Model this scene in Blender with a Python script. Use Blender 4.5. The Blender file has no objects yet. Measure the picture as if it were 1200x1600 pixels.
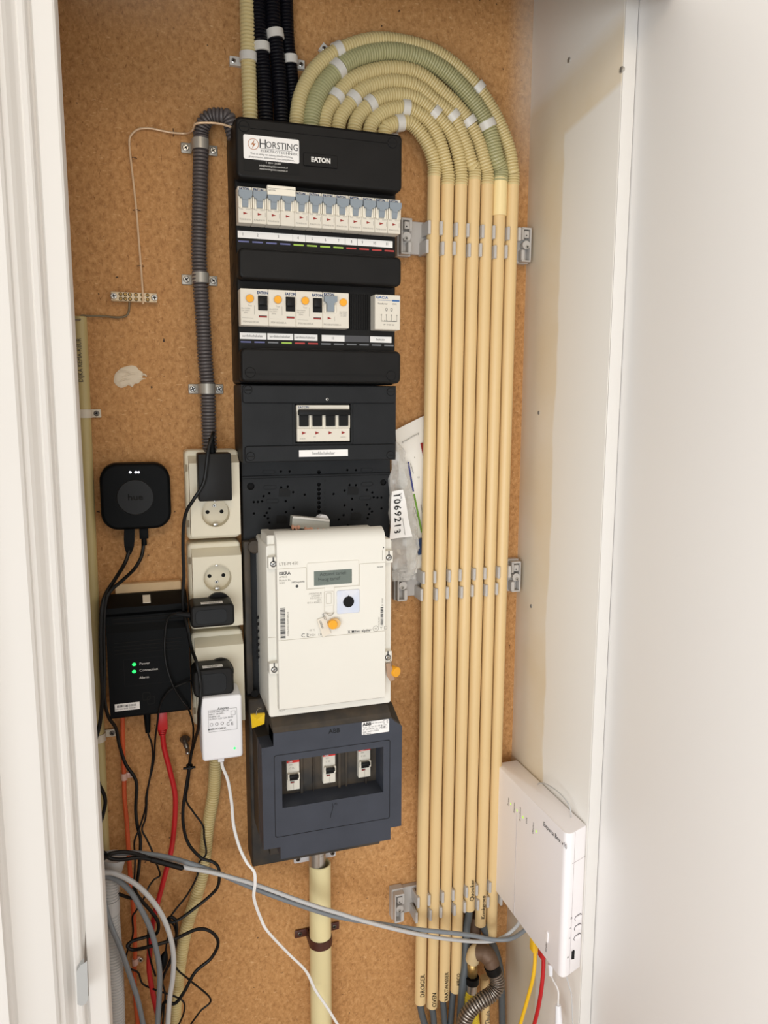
import bpy, bmesh, math, random
from mathutils import Vector, Matrix, noise
from math import sin, cos, pi, radians
random.seed(7)
C = bpy.context.scene
COL = C.collection
# ------------------------------------------------------------------ camera
CAM = Vector((0, -1.09, 1.45)); FPX = 1200.0
_a, _p, _r = radians(18), radians(8.4), radians(.2)
_f = Vector((sin(_a)*cos(_p), cos(_a)*cos(_p), -sin(_p)))
_r0 = Vector((cos(_a), -sin(_a), 0)); _u0 = _r0.cross(_f)
_R = cos(_r)*_r0 + sin(_r)*_u0; _U = -sin(_r)*_r0 + cos(_r)*_u0
cd = bpy.data.cameras.new('camera'); cam = bpy.data.objects.new('camera', cd); COL.objects.link(cam)
cd.sensor_fit = 'VERTICAL'; cd.sensor_height = 36; cd.lens = 27; cd.clip_start = .01
cam.matrix_world = Matrix(((_R.x, _U.x, -_f.x, CAM.x), (_R.y, _U.y, -_f.y, CAM.y), (_R.z, _U.z, -_f.z, CAM.z), (0, 0, 0, 1)))
C.camera = cam
C.view_settings.view_transform = 'Standard'; C.view_settings.look = 'None'
C.view_settings.gamma = 1; C.view_settings.use_curve_mapping = False
C.view_settings.exposure = 0.0
# ------------------------------------------------------------------ world and lamps
w = bpy.data.worlds.new('world'); C.world = w; w.use_nodes = True
w.node_tree.nodes['Background'].inputs[0].default_value = (1, .97, .925, 1)
w.node_tree.nodes['Background'].inputs[1].default_value = .66
def area(name, loc, target, sx, sy, power, col):
    l = bpy.data.lights.new(name, 'AREA'); l.shape = 'RECTANGLE'; l.size = sx; l.size_y = sy; l.energy = power; l.color = col
    o = bpy.data.objects.new(name, l); COL.objects.link(o); o.location = loc
    o.rotation_euler = (Vector(target)-Vector(loc)).to_track_quat('-Z', 'Y').to_euler(); return o
area('window_daylight', (-.85, -2.9, .80), (.25, 0, .8), 2.2, 1.2, 46, (.90, .96, 1))
area('hall_ceiling_light', (-.1, -1.9, 2.40), (.25, -.2, 1.5), .5, .5, 6.5, (1, .80, .55))
area('side_fill_light', (-1.45, -1.55, 1.15), (.6, -.4, 1.1), 1.0, 1.3, 7, (.92, .97, 1))  # fill lamp added from the left to brighten the open door and router

# ------------------------------------------------------------------ helpers
def _ray(px, py): return _f + _R*((px-600)/FPX) - _U*((py-800)/FPX)
def A(px, py, Y):
    d = _ray(px, py); return CAM + d*((Y-CAM.y)/d.y)
def AX(px, py, X):
    d = _ray(px, py); return CAM + d*((X-CAM.x)/d.x)
MATS = {}
def mat(name, col, rough=.5, metal=0, emit=None, es=1, noise_amt=0, nscale=40, bump=0, bscale=300, spec=.5, coat=0, trans=0, alpha=1, col2=None):
    if name in MATS: return MATS[name]
    m = bpy.data.materials.new(name); m.use_nodes = True; nt = m.node_tree; N = nt.nodes; L = nt.links
    b = N['Principled BSDF']
    def lin(c): return tuple(((x/255+.055)/1.055)**2.4 if x > 10 else x/255/12.92 for x in c)+(1,)
    c = lin(col); b.inputs['Base Color'].default_value = c
    b.inputs['Roughness'].default_value = rough; b.inputs['Metallic'].default_value = metal
    b.inputs['Specular IOR Level'].default_value = spec; b.inputs['Coat Weight'].default_value = coat
    b.inputs['Transmission Weight'].default_value = trans; b.inputs['Alpha'].default_value = alpha
    tc = N.new('ShaderNodeTexCoord')
    if noise_amt or col2:
        n = N.new('ShaderNodeTexNoise'); n.inputs['Scale'].default_value = nscale; n.inputs['Detail'].default_value = 5
        L.new(tc.outputs['Object'], n.inputs['Vector'])
        mx = N.new('ShaderNodeMix'); mx.data_type = 'RGBA'
        r = N.new('ShaderNodeMapRange'); r.inputs[1].default_value = .35; r.inputs[2].default_value = .68
        L.new(n.outputs['Fac'], r.inputs[0]); L.new(r.outputs[0], mx.inputs[0])
        mx.inputs[6].default_value = c
        mx.inputs[7].default_value = lin(col2) if col2 else tuple(min(1, x*(1-noise_amt)) for x in c[:3])+(1,)
        L.new(mx.outputs[2], b.inputs['Base Color'])
        rr = N.new('ShaderNodeMapRange'); rr.inputs[3].default_value = max(0, rough-.06); rr.inputs[4].default_value = min(1, rough+.1)
        L.new(n.outputs['Fac'], rr.inputs[0]); L.new(rr.outputs[0], b.inputs['Roughness'])
    if bump:
        n2 = N.new('ShaderNodeTexNoise'); n2.inputs['Scale'].default_value = bscale; n2.inputs['Detail'].default_value = 3
        L.new(tc.outputs['Object'], n2.inputs['Vector'])
        bp = N.new('ShaderNodeBump'); bp.inputs['Strength'].default_value = bump; bp.inputs['Distance'].default_value = .001
        L.new(n2.outputs['Fac'], bp.inputs['Height']); L.new(bp.outputs[0], b.inputs['Normal'])
    if emit:
        b.inputs['Emission Color'].default_value = lin(emit); b.inputs['Emission Strength'].default_value = es
    MATS[name] = m; return m

class MB:
    def __init__(s): s.bm = bmesh.new(); s.mats = []; s.cur = 0
    def m(s, material):
        if material not in s.mats: s.mats.append(material)
        s.cur = s.mats.index(material); return s
    def _face(s, vs, smooth=False):
        try: f = s.bm.faces.new(vs)
        except ValueError: return None
        f.material_index = s.cur; f.smooth = smooth; return f
    def loops(s, rings, cap0=True, cap1=True, closed=False, smooth=True):
        V = [[s.bm.verts.new(p) for p in r] for r in rings]; n = len(V[0])
        k = len(V)
        for i in range(k if closed else k-1):
            a, b = V[i], V[(i+1) % k]
            for j in range(n): s._face((a[j], a[(j+1) % n], b[(j+1) % n], b[j]), smooth)
        if not closed:
            if cap0: s._face(V[0][::-1])
            if cap1: s._face(V[-1])
        return s
    def box(s, x0, x1, y0, y1, z0, z1, bev=0, seg=2):
        if x0 > x1: x0, x1 = x1, x0
        if y0 > y1: y0, y1 = y1, y0
        if z0 > z1: z0, z1 = z1, z0
        if not bev:
            v = [s.bm.verts.new(p) for p in ((x0, y0, z0), (x1, y0, z0), (x1, y1, z0), (x0, y1, z0), (x0, y0, z1), (x1, y0, z1), (x1, y1, z1), (x0, y1, z1))]
            for f in ((3, 2, 1, 0), (4, 5, 6, 7), (0, 1, 5, 4), (1, 2, 6, 5), (2, 3, 7, 6), (3, 0, 4, 7)): s._face([v[i] for i in f])
            return s
        t = bmesh.new(); bmesh.ops.create_cube(t, size=1)
        for v in t.verts: v.co = Vector(((x0+x1)/2+v.co.x*(x1-x0), (y0+y1)/2+v.co.y*(y1-y0), (z0+z1)/2+v.co.z*(z1-z0)))
        bmesh.ops.bevel(t, geom=t.edges[:], offset=bev, segments=seg, affect='EDGES', profile=.5)
        return s.merge(t, smooth=True)
    def merge(s, t, smooth=False, M=None):
        mp = {}
        for v in t.verts: mp[v] = s.bm.verts.new(M @ v.co if M else v.co)
        for f in t.faces: s._face([mp[v] for v in f.verts], smooth)
        t.free(); return s
    def rrect(s, x0, x1, z0, z1, y0, y1, r, bev=0, n=6, bseg=3):
        """rounded rectangle in XZ, front at y0 (smaller), back at y1"""
        def ring(ins, y):
            P = []; rr = max(r-ins, .0002)
            for cx, cz, a0 in ((x1-ins-rr, z1-ins-rr, 0), (x0+ins+rr, z1-ins-rr, 90), (x0+ins+rr, z0+ins+rr, 180), (x1-ins-rr, z0+ins+rr, 270)):
                for k in range(n+1):
                    a = radians(a0+90*k/n); P.append((cx+rr*cos(a), y, cz+rr*sin(a)))
            return P
        rings = [ring(0, y1)]
        if bev:
            for k in range(bseg+1):
                a = pi/2*k/bseg; rings.append(ring(bev*(1-cos(a)), y0+bev*(1-sin(a))))
        else: rings.append(ring(0, y0))
        return s.loops(rings)
    def prism(s, poly, y0, y1):
        return s.loops([[(x, y1, z) for x, z in poly], [(x, y0, z) for x, z in poly]], smooth=False)
    def extx(s, poly, x0, x1, smooth=False):
        """poly of (y,z) swept along x"""
        return s.loops([[(x0, y, z) for y, z in poly], [(x1, y, z) for y, z in poly]], smooth=smooth)
    def extz(s, poly, z0, z1):
        return s.loops([[(x, y, z0) for x, y in poly], [(x, y, z1) for x, y in poly]], smooth=False)
    def cyl(s, p0, p1, r0, r1=None, n=20, cap=True, bev=0):
        p0 = Vector(p0); p1 = Vector(p1); r1 = r0 if r1 is None else r1
        d = (p1-p0).normalized(); u = d.orthogonal().normalized(); v = d.cross(u)
        L = [(p0, r0), (p1, r1)]
        if bev: L = [(p0, r0), (p1-d*bev, r1), (p1-d*bev*.3, r1-bev*.3), (p1, r1-bev)]
        return s.loops([[c+(u*cos(2*pi*k/n)+v*sin(2*pi*k/n))*r for k in range(n)] for c, r in L], cap0=cap, cap1=cap)
    def tube(s, pts, r, n=10, cap=True):
        """r number or list over pts; pts already dense"""
        fr = frames(pts); rs = r if isinstance(r, (list, tuple)) else [r]*len(pts)
        return s.loops([[p+(u*cos(2*pi*k/n)+v*sin(2*pi*k/n))*q for k in range(n)] for (p, u, v), q in zip(fr, rs)], cap0=cap, cap1=cap)
    def corr(s, pts, r, pitch=.0038, dep=.0011, n=16):
        pitch *= .98; dep *= 1.45; r *= 1.02
        L = length(pts); k = max(2, int(L/pitch)); q = resample(pts, k*4+1)
        rs = [(r-dep, r-dep*.1, r, r-dep*.1)[i % 4] for i in range(len(q))]
        return s.tube(q, rs, n)
    def sphere(s, c, r, n=10, sc=(1, 1, 1)):
        t = bmesh.new(); bmesh.ops.create_uvsphere(t, u_segments=n, v_segments=max(6, n//2+2), radius=r)
        return s.merge(t, True, Matrix.Translation(c) @ Matrix.Diagonal((*sc, 1)))
    def text(s, txt, size, at, rot=0, X=(1, 0, 0), Zv=(0, 0, 1), align='CENTER', wx=1.0, bend=None, bold=0, shear=0):
        """flat lettering; at = centre point of the line, rot degrees about the surface normal"""
        t = glyphs(txt, align, bold, shear); X = Vector(X); Zv = Vector(Zv); a = radians(rot)
        e1 = X*cos(a)+Zv*sin(a); e2 = -X*sin(a)+Zv*cos(a); at = Vector(at)
        mp = []
        for co in t[0]:
            x = co[0]*size*wx; y = co[1]*size; P = at+e1*x+e2*y
            if bend:
                cx, cy, R_ = bend; ang = (P.x-at.x)/R_ + math.asin(max(-1, min(1, (at.x-cx)/R_)))
                P = Vector((cx+R_*sin(ang), cy-R_*cos(ang), P.z))
            mp.append(s.bm.verts.new(P))
        for f in t[1]: s._face([mp[i] for i in f])
        return s
    def plate(s, outer, holes, y0, y1):
        """flat plate in XZ with true holes; front y0"""
        cu = bpy.data.curves.new('tmp', 'CURVE'); cu.dimensions = '2D'; cu.fill_mode = 'BOTH'; cu.extrude = abs(y1-y0)/2
        for loop in [outer]+holes:
            sp = cu.splines.new('POLY'); sp.points.add(len(loop)-1); sp.use_cyclic_u = True
            for pnt, (x, z) in zip(sp.points, loop): pnt.co = (x, z, 0, 1)
        o = bpy.data.objects.new('tmp', cu); me = bpy.data.meshes.new_from_object(o)
        vs = [s.bm.verts.new((v.co.x, (y0+y1)/2-v.co.z, v.co.y)) for v in me.vertices]
        for p in me.polygons: s._face([vs[i] for i in p.vertices])
        bpy.data.objects.remove(o); bpy.data.curves.remove(cu); bpy.data.meshes.remove(me); return s
    def build(s, name, material=None, parent=None, label=None, kind=None, sharp=35):
        if material is not None and not s.mats: s.mats = [material]
        bm = s.bm; bmesh.ops.recalc_face_normals(bm, faces=bm.faces[:])
        for e in bm.edges:
            if len(e.link_faces) == 2 and e.calc_face_angle(0) > radians(sharp): e.smooth = False
        off = Vector((0, 0, 0)); q = parent
        while q is not None: off += q.location; q = q.parent
        if off.length: bmesh.ops.translate(bm, verts=bm.verts[:], vec=-off)
        me = bpy.data.meshes.new(name); bm.to_mesh(me); bm.free()
        for m_ in s.mats: me.materials.append(m_)
        o = bpy.data.objects.new(name, me); COL.objects.link(o)
        if parent is not None: o.parent = parent
        if label: o['label'] = label
        if kind: o['kind'] = kind
        return o
_G = {}
def glyphs(txt, align, bold, shear):
    k = (txt, align, bold, shear)
    if k in _G: return _G[k]
    cu = bpy.data.curves.new('tmp', 'FONT'); cu.body = txt; cu.align_x = align; cu.align_y = 'CENTER'; cu.resolution_u = 2
    cu.fill_mode = 'BOTH'; cu.offset = bold; cu.shear = shear
    o = bpy.data.objects.new('tmp', cu); me = bpy.data.meshes.new_from_object(o)
    r = ([tuple(v.co) for v in me.vertices], [tuple(p.vertices) for p in me.polygons])
    bpy.data.objects.remove(o); bpy.data.curves.remove(cu); bpy.data.meshes.remove(me)
    _G[k] = r; return r
def length(p): return sum((p[i+1]-p[i]).length for i in range(len(p)-1))
def resample(p, n):
    L = length(p); out = [p[0].copy()]; acc = 0; i = 0; step = L/(n-1)
    for k in range(1, n-1):
        t = step*k
        while i < len(p)-2 and acc+(p[i+1]-p[i]).length < t: acc += (p[i+1]-p[i]).length; i += 1
        d = (p[i+1]-p[i]).length or 1; out.append(p[i].lerp(p[i+1], min(1, (t-acc)/d)))
    out.append(p[-1].copy()); return out
def smooth(P, k=8):
    P = [Vector(p) for p in P]
    if len(P) < 3: return resample(P, k)
    out = []
    for i in range(len(P)-1):
        p1, p2 = P[i], P[i+1]; p0 = P[i-1] if i else p1*2-p2; p3 = P[i+2] if i+2 < len(P) else p2*2-p1
        for j in range(k):
            t = j/k; out.append(.5*((2*p1)+(p2-p0)*t+(2*p0-5*p1+4*p2-p3)*t*t+(3*p1-p0-3*p2+p3)*t**3))
    out.append(P[-1]); return out
def frames(P):
    out = []; t0 = (P[1]-P[0]).normalized(); u = t0.cross(Vector((0, 1, 0)))
    u = u.normalized() if u.length > .01 else t0.orthogonal().normalized()
    for i, p in enumerate(P):
        t = (P[min(i+1, len(P)-1)]-P[max(i-1, 0)])
        t = t.normalized() if t.length > 1e-9 else t0
        u = (u-t*u.dot(t)).normalized(); out.append((p, u, t.cross(u))); t0 = t
    return out
def tag(o, label, cat, group=None, kind=None):
    o['label'] = label; o['category'] = cat
    if group: o['group'] = group
    if kind: o['kind'] = kind
    return o
def thing(name, label, cat, loc, group=None):
    o = bpy.data.objects.new(name, None); COL.objects.link(o); o.location = loc; o.empty_display_size = .02
    return tag(o, label, cat, group)
def copy_tree(o, parent=None):
    c = o.copy(); COL.objects.link(c)
    if parent is not None: c.parent = parent
    for ch in list(o.children): copy_tree(ch, c)
    return c
def circ(x, z, r, n=16): return [(x+r*cos(2*pi*k/n), z+r*sin(2*pi*k/n)) for k in range(n)]
def slot(x, z, w, h, n=6):
    r = h/2; P = []
    for cx, a0 in ((x+w/2-r, -90), (x-w/2+r, 90)):
        for k in range(n+1): a = radians(a0+180*k/n); P.append((cx+r*cos(a), z+r*sin(a)))
    return P
def cross_screw(mb, x, y, z, r, head, dark, rot=20, cross=True):
    mb.m(head).cyl((x, y+.002, z), (x, y, z), r, n=18, bev=r*.25)
    a = radians(rot); mb.m(dark)
    for b in ((a, a+pi/2) if cross else (a,)):
        d = Vector((cos(b), 0, sin(b)))*r*.62; e = Vector((-sin(b), 0, cos(b)))*r*.16; c = Vector((x, y-.0001, z))
        mb._face([mb.bm.verts.new(p) for p in (c-d-e, c+d-e, c+d+e, c-d+e)])
def px_path(pts, k=8):
    P = smooth([A(*p) for p in pts], k)
    if pts[0][0] <= 153: P = resample([Vector((-.2195, P[0].y, P[0].z-.012)), P[0]], 8)[:-1]+P
    if pts[-1][0] <= 149: P = P+resample([P[-1], Vector((-.2195, P[-1].y, P[-1].z-.012))], 8)[1:]
    if pts[-1][1] >= 1598: P += resample([P[-1], Vector((P[-1].x, P[-1].y, (P[-1].z+.03)*.5)), Vector((P[-1].x, P[-1].y, .03))], 9)[1:]
    return P
def down(P): return P+resample([P[-1], Vector((P[-1].x, P[-1].y, .03))], 6)[1:]

# ------------------------------------------------------------------ materials
BLK = mat('black_enclosure_plastic', (22, 21, 21), .45, noise_amt=.25, nscale=30, bump=.05, bscale=900, spec=.22)
SLATE = mat('slate_black_plastic', (27, 29, 32), .5, noise_amt=.2, nscale=25, bump=.06, bscale=700, spec=.25)
PITCH = mat('deep_black_plastic', (8, 8, 9), .5, spec=.25)
DEV = mat('device_black_plastic', (3, 6, 9), .55, bump=.06, bscale=1500, spec=.14)
DUST = mat('dusty_black_plastic', (40, 38, 36), .6, col2=(78, 66, 52), nscale=26)
HOLE = mat('hole_black', (6, 6, 7), .9)
MOD = mat('module_white_plastic', (222, 216, 203), .42, noise_amt=.04)
MODS = mat('module_cream_rib', (236, 230, 215), .4)
TGL = mat('toggle_grey_plastic', (134, 144, 153), .4)
NAVY = mat('navy_print', (44, 66, 105), .5)
DTX = mat('dark_grey_print', (60, 60, 62), .6)
LTX = mat('pale_grey_print', (150, 146, 138), .6)
WTX = mat('white_print', (214, 212, 208), .5)
REDP = mat('dark_red_print', (146, 40, 34), .5)
YEL = mat('amber_button_plastic', (240, 168, 34), .4)
LBL = mat('white_label_paper', (240, 238, 236), .55)
COND = mat('cream_conduit_pvc', (226, 196, 144), .36, noise_amt=.03, nscale=6)
CONDL = mat('pale_yellow_coupler_pvc', (244, 222, 165), .3)
FLEX = mat('cream_corrugated_pvc', (212, 194, 142), .4, noise_amt=.06, nscale=12)
FLEXG = mat('sage_corrugated_pvc', (176, 172, 128), .4, noise_amt=.06, nscale=12)
FLEXD = mat('dark_grey_corrugated_pvc', (92, 86, 86), .45)
SLAB = mat('fuse_box_slate_plastic', (62, 66, 76), .5, noise_amt=.15, nscale=25, bump=.06, bscale=700, spec=.3)
FLEXK = mat('black_corrugated_pvc', (14, 14, 20), .38, spec=.35)
HOSEG = mat('light_grey_corrugated_hose', (196, 195, 194), .45)
OLIVE = mat('aged_olive_pvc', (196, 178, 124), .35, noise_amt=.1, nscale=9)
CLIP = mat('grey_clip_plastic', (190, 186, 182), .42)
CLIPW = mat('translucent_white_clip', (214, 210, 202), .35, spec=.5)
SADDLE = mat('galvanised_saddle', (176, 172, 164), .38, metal=.35, noise_amt=.1)
STEEL = mat('bright_steel', (200, 198, 194), .28, metal=.9)
DSTEEL = mat('dark_steel', (110, 104, 98), .35, metal=.8)
BRASS = mat('brass', (184, 150, 92), .35, metal=.8, noise_amt=.2)
COPPER = mat('bare_copper_wire', (226, 196, 162), .35, metal=.2)
SOCK = mat('cream_socket_plastic', (226, 218, 196), .35, noise_amt=.03, nscale=15)
SOCKI = mat('cream_socket_well', (218, 209, 186), .38)
METER = mat('meter_warm_white_plastic', (231, 228, 219), .4, noise_amt=.02, nscale=14)
LCD = mat('lcd_grey_green', (108, 118, 112), .25)
LCDT = mat('lcd_segment', (60, 66, 64), .4)
WHT = mat('bright_white_plastic', (242, 242, 246), .32)
ROUT = mat('router_pinkish_white_plastic', (252, 248, 250), .33)
PAINT = mat('white_gloss_paint', (228, 225, 221), .42, noise_amt=.02, nscale=4)
DOORM = mat('door_white_laminate', (252, 250, 248), .5, noise_amt=.015, nscale=3)
CBLK = mat('black_cable_sheath', (11, 11, 12), .4, spec=.3)
CGRY = mat('grey_cable_sheath', (128, 134, 140), .42)
CLG = mat('light_grey_cable_sheath', (196, 196, 196), .42)
CRED = mat('red_cable_sheath', (190, 30, 34), .38)
CORG = mat('orange_cable_sheath', (214, 92, 48), .42)
CYEL = mat('yellow_cable_sheath', (245, 195, 40), .4)
CWHT = mat('white_cable_sheath', (236, 234, 232), .4)
CDG = mat('slate_grey_power_cable', (84, 90, 94), .42)
LEDG = mat('green_led', (20, 120, 50), .3, emit=(40, 255, 110), es=1.6)
LEDY = mat('lime_led', (170, 230, 60), .3, emit=(170, 235, 70), es=.9)
LEDW = mat('white_led', (235, 235, 255), .3, emit=(235, 235, 255), es=3)
BROWN = mat('rust_brown_clamp', (84, 44, 34), .45, noise_amt=.3)
PVCW = mat('pale_yellow_service_pipe', (232, 218, 168), .38, noise_amt=.06, nscale=10)

def board_material():
    m = bpy.data.materials.new('fibreboard'); m.use_nodes = True; nt = m.node_tree; N = nt.nodes; L = nt.links; b = N['Principled BSDF']
    tc = N.new('ShaderNodeTexCoord'); out = tc.outputs['Object']
    def nz(scale, det=6, sc=(1, 1, 1), rot=0, ro=.6):
        mp = N.new('ShaderNodeMapping'); mp.inputs['Scale'].default_value = sc; mp.inputs['Rotation'].default_value = (0, rot, 0); L.new(out, mp.inputs[0])
        n = N.new('ShaderNodeTexNoise'); n.inputs['Scale'].default_value = scale; n.inputs['Detail'].default_value = det; n.inputs['Roughness'].default_value = ro
        n.inputs['Distortion'].default_value = .25; L.new(mp.outputs[0], n.inputs['Vector']); return n.outputs['Fac']
    def ramp(src, pts):
        r = N.new('ShaderNodeValToRGB'); L.new(src, r.inputs[0]); e = r.color_ramp.elements
        while len(e) < len(pts): e.new(.5)
        for x, (p, c) in zip(e, pts): x.position = p; x.color = c
        return r.outputs[0]
    def mix(fac, a, b_, mode='MIX'):
        x = N.new('ShaderNodeMix'); x.data_type = 'RGBA'; x.blend_type = mode
        for sck, v in ((x.inputs[0], fac), (x.inputs[6], a), (x.inputs[7], b_)):
            if hasattr(v, 'is_output'): L.new(v, sck)
            else: sck.default_value = v
        return x.outputs[2]
    base = ramp(nz(150, 6, (1, 1, .8), .6, .75), [(.30, (.33, .150, .046, 1)), (.5, (.53, .272, .098, 1)), (.70, (.67, .38, .165, 1))])
    big = ramp(nz(3.5, 3), [(.3, (.93, .91, .88, 1)), (.7, (1.03, 1.02, 1.0, 1))])
    c = mix(1.0, base, big, 'MULTIPLY')
    f1 = ramp(nz(330, 2, (1, 1, .30), -.75), [(.27, (.45, .36, .27, 1)), (.37, (1, 1, 1, 1))]); c = mix(.8, c, f1, 'MULTIPLY')
    f2 = ramp(nz(300, 2, (.35, 1, 1), .7), [(.62, (0, 0, 0, 1)), (.78, (1, 1, 1, 1))]); c = mix(f2, c, (.72, .45, .22, 1))
    sp = ramp(nz(130, 1), [(.215, (1, 1, 1, 1)), (.24, (0, 0, 0, 1))]); c = mix(sp, c, (.06, .03, .015, 1))
    # overspray of white paint: a blurry patch at top left and a band down the right-hand edge
    sx = N.new('ShaderNodeSeparateXYZ'); L.new(out, sx.inputs[0])
    def mr(src, a, b2, c2=0, d=1):
        r = N.new('ShaderNodeMapRange'); r.interpolation_type = 'SMOOTHSTEP'
        for i, v in zip((1, 2, 3, 4), (a, b2, c2, d)): r.inputs[i].default_value = v
        L.new(src, r.inputs[0]); return r.outputs[0]
    def mul(a, b2):
        x = N.new('ShaderNodeMath'); x.operation = 'MULTIPLY'
        for i, v in enumerate((a, b2)):
            if hasattr(v, 'is_output'): L.new(v, x.inputs[i])
            else: x.inputs[i].default_value = v
        return x.outputs[0]
    nb = mr(nz(6, 4), .3, .7, .55, 1)
    right = mul(mul(mr(sx.outputs[0], .535, .582), mr(sx.outputs[2], 1.72, 1.9)), nb)
    left = mul(mul(mul(mr(sx.outputs[0], -.10, -.03), mr(sx.outputs[0], .16, .02)), mr(sx.outputs[2], 1.88, 2.02)), nb)
    c = mix(mul(right, .6), c, (.60, .56, .50, 1)); c = mix(mul(left, .5), c, (.52, .47, .42, 1))
    L.new(c, b.inputs['Base Color']); b.inputs['Roughness'].default_value = .72
    bp = N.new('ShaderNodeBump'); bp.inputs['Strength'].default_value = .35; bp.inputs['Distance'].default_value = .0008
    L.new(nz(330, 3, (1, 1, .5), .6), bp.inputs['Height']); L.new(bp.outputs[0], b.inputs['Normal']); return m
def sidewall_material():
    m = bpy.data.materials.new('stained_white_panel'); m.use_nodes = True; nt = m.node_tree; N = nt.nodes; L = nt.links; b = N['Principled BSDF']
    tc = N.new('ShaderNodeTexCoord'); sx = N.new('ShaderNodeSeparateXYZ'); L.new(tc.outputs['Object'], sx.inputs[0])
    n = N.new('ShaderNodeTexNoise'); n.inputs['Scale'].default_value = 7; n.inputs['Detail'].default_value = 5; L.new(tc.outputs['Object'], n.inputs[0])
    def mr(src, a, b2, c2=0, d=1):
        r = N.new('ShaderNodeMapRange')
        for i, v in zip((1, 2, 3, 4), (a, b2, c2, d)): r.inputs[i].default_value = v
        L.new(src, r.inputs[0]); return r.outputs[0]
    def op(o, a, b2):
        x = N.new('ShaderNodeMath'); x.operation = o
        for i, v in enumerate((a, b2)):
            if hasattr(v, 'is_output'): L.new(v, x.inputs[i])
            else: x.inputs[i].default_value = v
        return x.outputs[0]
    # unpainted strip near the board and above a ragged line
    yy = op('ADD', sx.outputs[1], op('MULTIPLY', n.outputs['Fac'], .03))
    a = mr(yy, -.087, -.082); zz = op('ADD', sx.outputs[2], op('MULTIPLY', sx.outputs[1], .15))
    t = op('MULTIPLY', mr(zz, 1.792, 1.800), mr(zz, 1.885, 1.86)); u = op('MAXIMUM', op('MULTIPLY', a, mr(zz, 1.9, 1.8)), t)
    u = op('MULTIPLY', u, mr(n.outputs['Fac'], .25, .75, .35, 1))
    mx = N.new('ShaderNodeMix'); mx.data_type = 'RGBA'; L.new(u, mx.inputs[0])
    mx.inputs[6].default_value = (.88, .85, .80, 1); mx.inputs[7].default_value = (.78, .66, .47, 1)
    L.new(mx.outputs[2], b.inputs['Base Color']); b.inputs['Roughness'].default_value = .55; return m
BOARD = board_material(); SIDE = sidewall_material()

# ------------------------------------------------------------------ the setting
def struct(name, mb, m): return mb.build(name, m, kind='structure')
struct('wall_back', MB().box(-.22, .581, 0, .018, 0, 2.35), BOARD)
struct('wall_right', MB().box(.581, .599, -.2285, .018, 0, 2.35, .0008), SIDE)
struct('trim_1', MB().box(.5815, .5992, -.2305, -.2286, 0, 2.35, .0006), PAINT)
struct('wall_left', MB().box(-.24, -.22, -.30, .018, 0, 2.35), PAINT)
struct('ceiling', MB().box(-.24, .60, -.30, .018, 2.35, 2.37), PAINT)
struct('unseen_header', MB().box(-.30, .599, -.31, -.29, 1.90, 2.5), PAINT)  # unseen closet header, hung low to shade the top of the board
struct('floor', MB().box(-1.6, 1.6, -2.6, .018, -.02, 0), mat('oak_floor', (168, 132, 96), .5, noise_amt=.2, nscale=8))
# door frame on the left, a moulded profile seen at a grazing angle
prof = [(130, -.285), (130, -.318), (128, -.325), (124.5, -.327), (100, -.333), (96, -.334), (92, -.330), (89, -.331), (85.5, -.341), (82, -.343), (75, -.345),
        (72, -.344), (66, -.348), (58, -.355), (52, -.359), (44, -.361), (41, -.367), (36, -.370), (-30, -.384), (-36, -.390), (-42, -.394), (-46, -.402), (-90, -.410)]
P = [(A(px, 800, Y).x, Y) for px, Y in prof]; P[0] = (P[1][0]-.001, -.27)
P += [(P[-1][0]-.1, -.41), (P[-1][0]-.1, -.27)]
frame = struct('door_1', MB().extz(P, 0, 2.30), PAINT)
frame.name = 'trim_2'
lw = P[-1][0]
struct('wall_front', MB().box(-1.6, lw, -.41, -.29, 0, 2.5), PAINT)
# strike plate let into the frame
tx = A(129, 1525, -.36).x
t = thing('strike_plate', 'small grey metal latch plate let into the white door frame at bottom left', 'strike plate', (tx, -.35, A(129, 1570, -.36).z))
P = [A(x, y, -.358) for x, y in ((119.5, 1517), (126, 1507), (131, 1504), (136, 1500), (138, 1560), (135, 1566), (131, 1569), (126, 1570), (121, 1568))]
MB().loops([[(p.x, p.y+.006, p.z) for p in P], [(p.x, p.y-.0012, p.z) for p in P]], smooth=False).build('lip', mat('latch_grey_metal', (176, 178, 178), .4, metal=.2), t)
P = [A(x, y, -.3585) for x, y in ((133.2, 1458), (135, 1490), (138.6, 1555), (135.5, 1558), (131.5, 1505), (132, 1490))]
MB().loops([[(p.x, p.y+.004, p.z) for p in P], [(p.x, p.y-.0006, p.z) for p in P]], smooth=False).build('edge', DSTEEL, t)
# open door on the right
struct('door_2', MB().box(.6, .62, -.86, -.205, .02, 2.32, .001), DOORM)
# screws and holes in the right-hand panel
for i, (px, py) in enumerate(((889, 94), (971, 109), (842, 645), (830, 947))):
    q = AX(px, py, .581); mb = MB()
    mb.m(SADDLE).cyl((.583, q.y, q.z), (.5802, q.y, q.z), .004 if i < 2 else .0032, n=14, bev=.0006)
    mb.m(DTX).box(.5799, .5803, q.y-.0004, q.y+.0004, q.z-.0024, q.z+.0024)
    tag(mb.build('panel_screw'), ('screw head high on the white side panel, nearer the board', 'screw head high on the white side panel, nearer its front edge',
        'small screw head halfway up the white side panel, upper of two', 'small screw head halfway up the white side panel, lower of two')[i], 'screw', 'screws in the white side panel')
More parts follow.
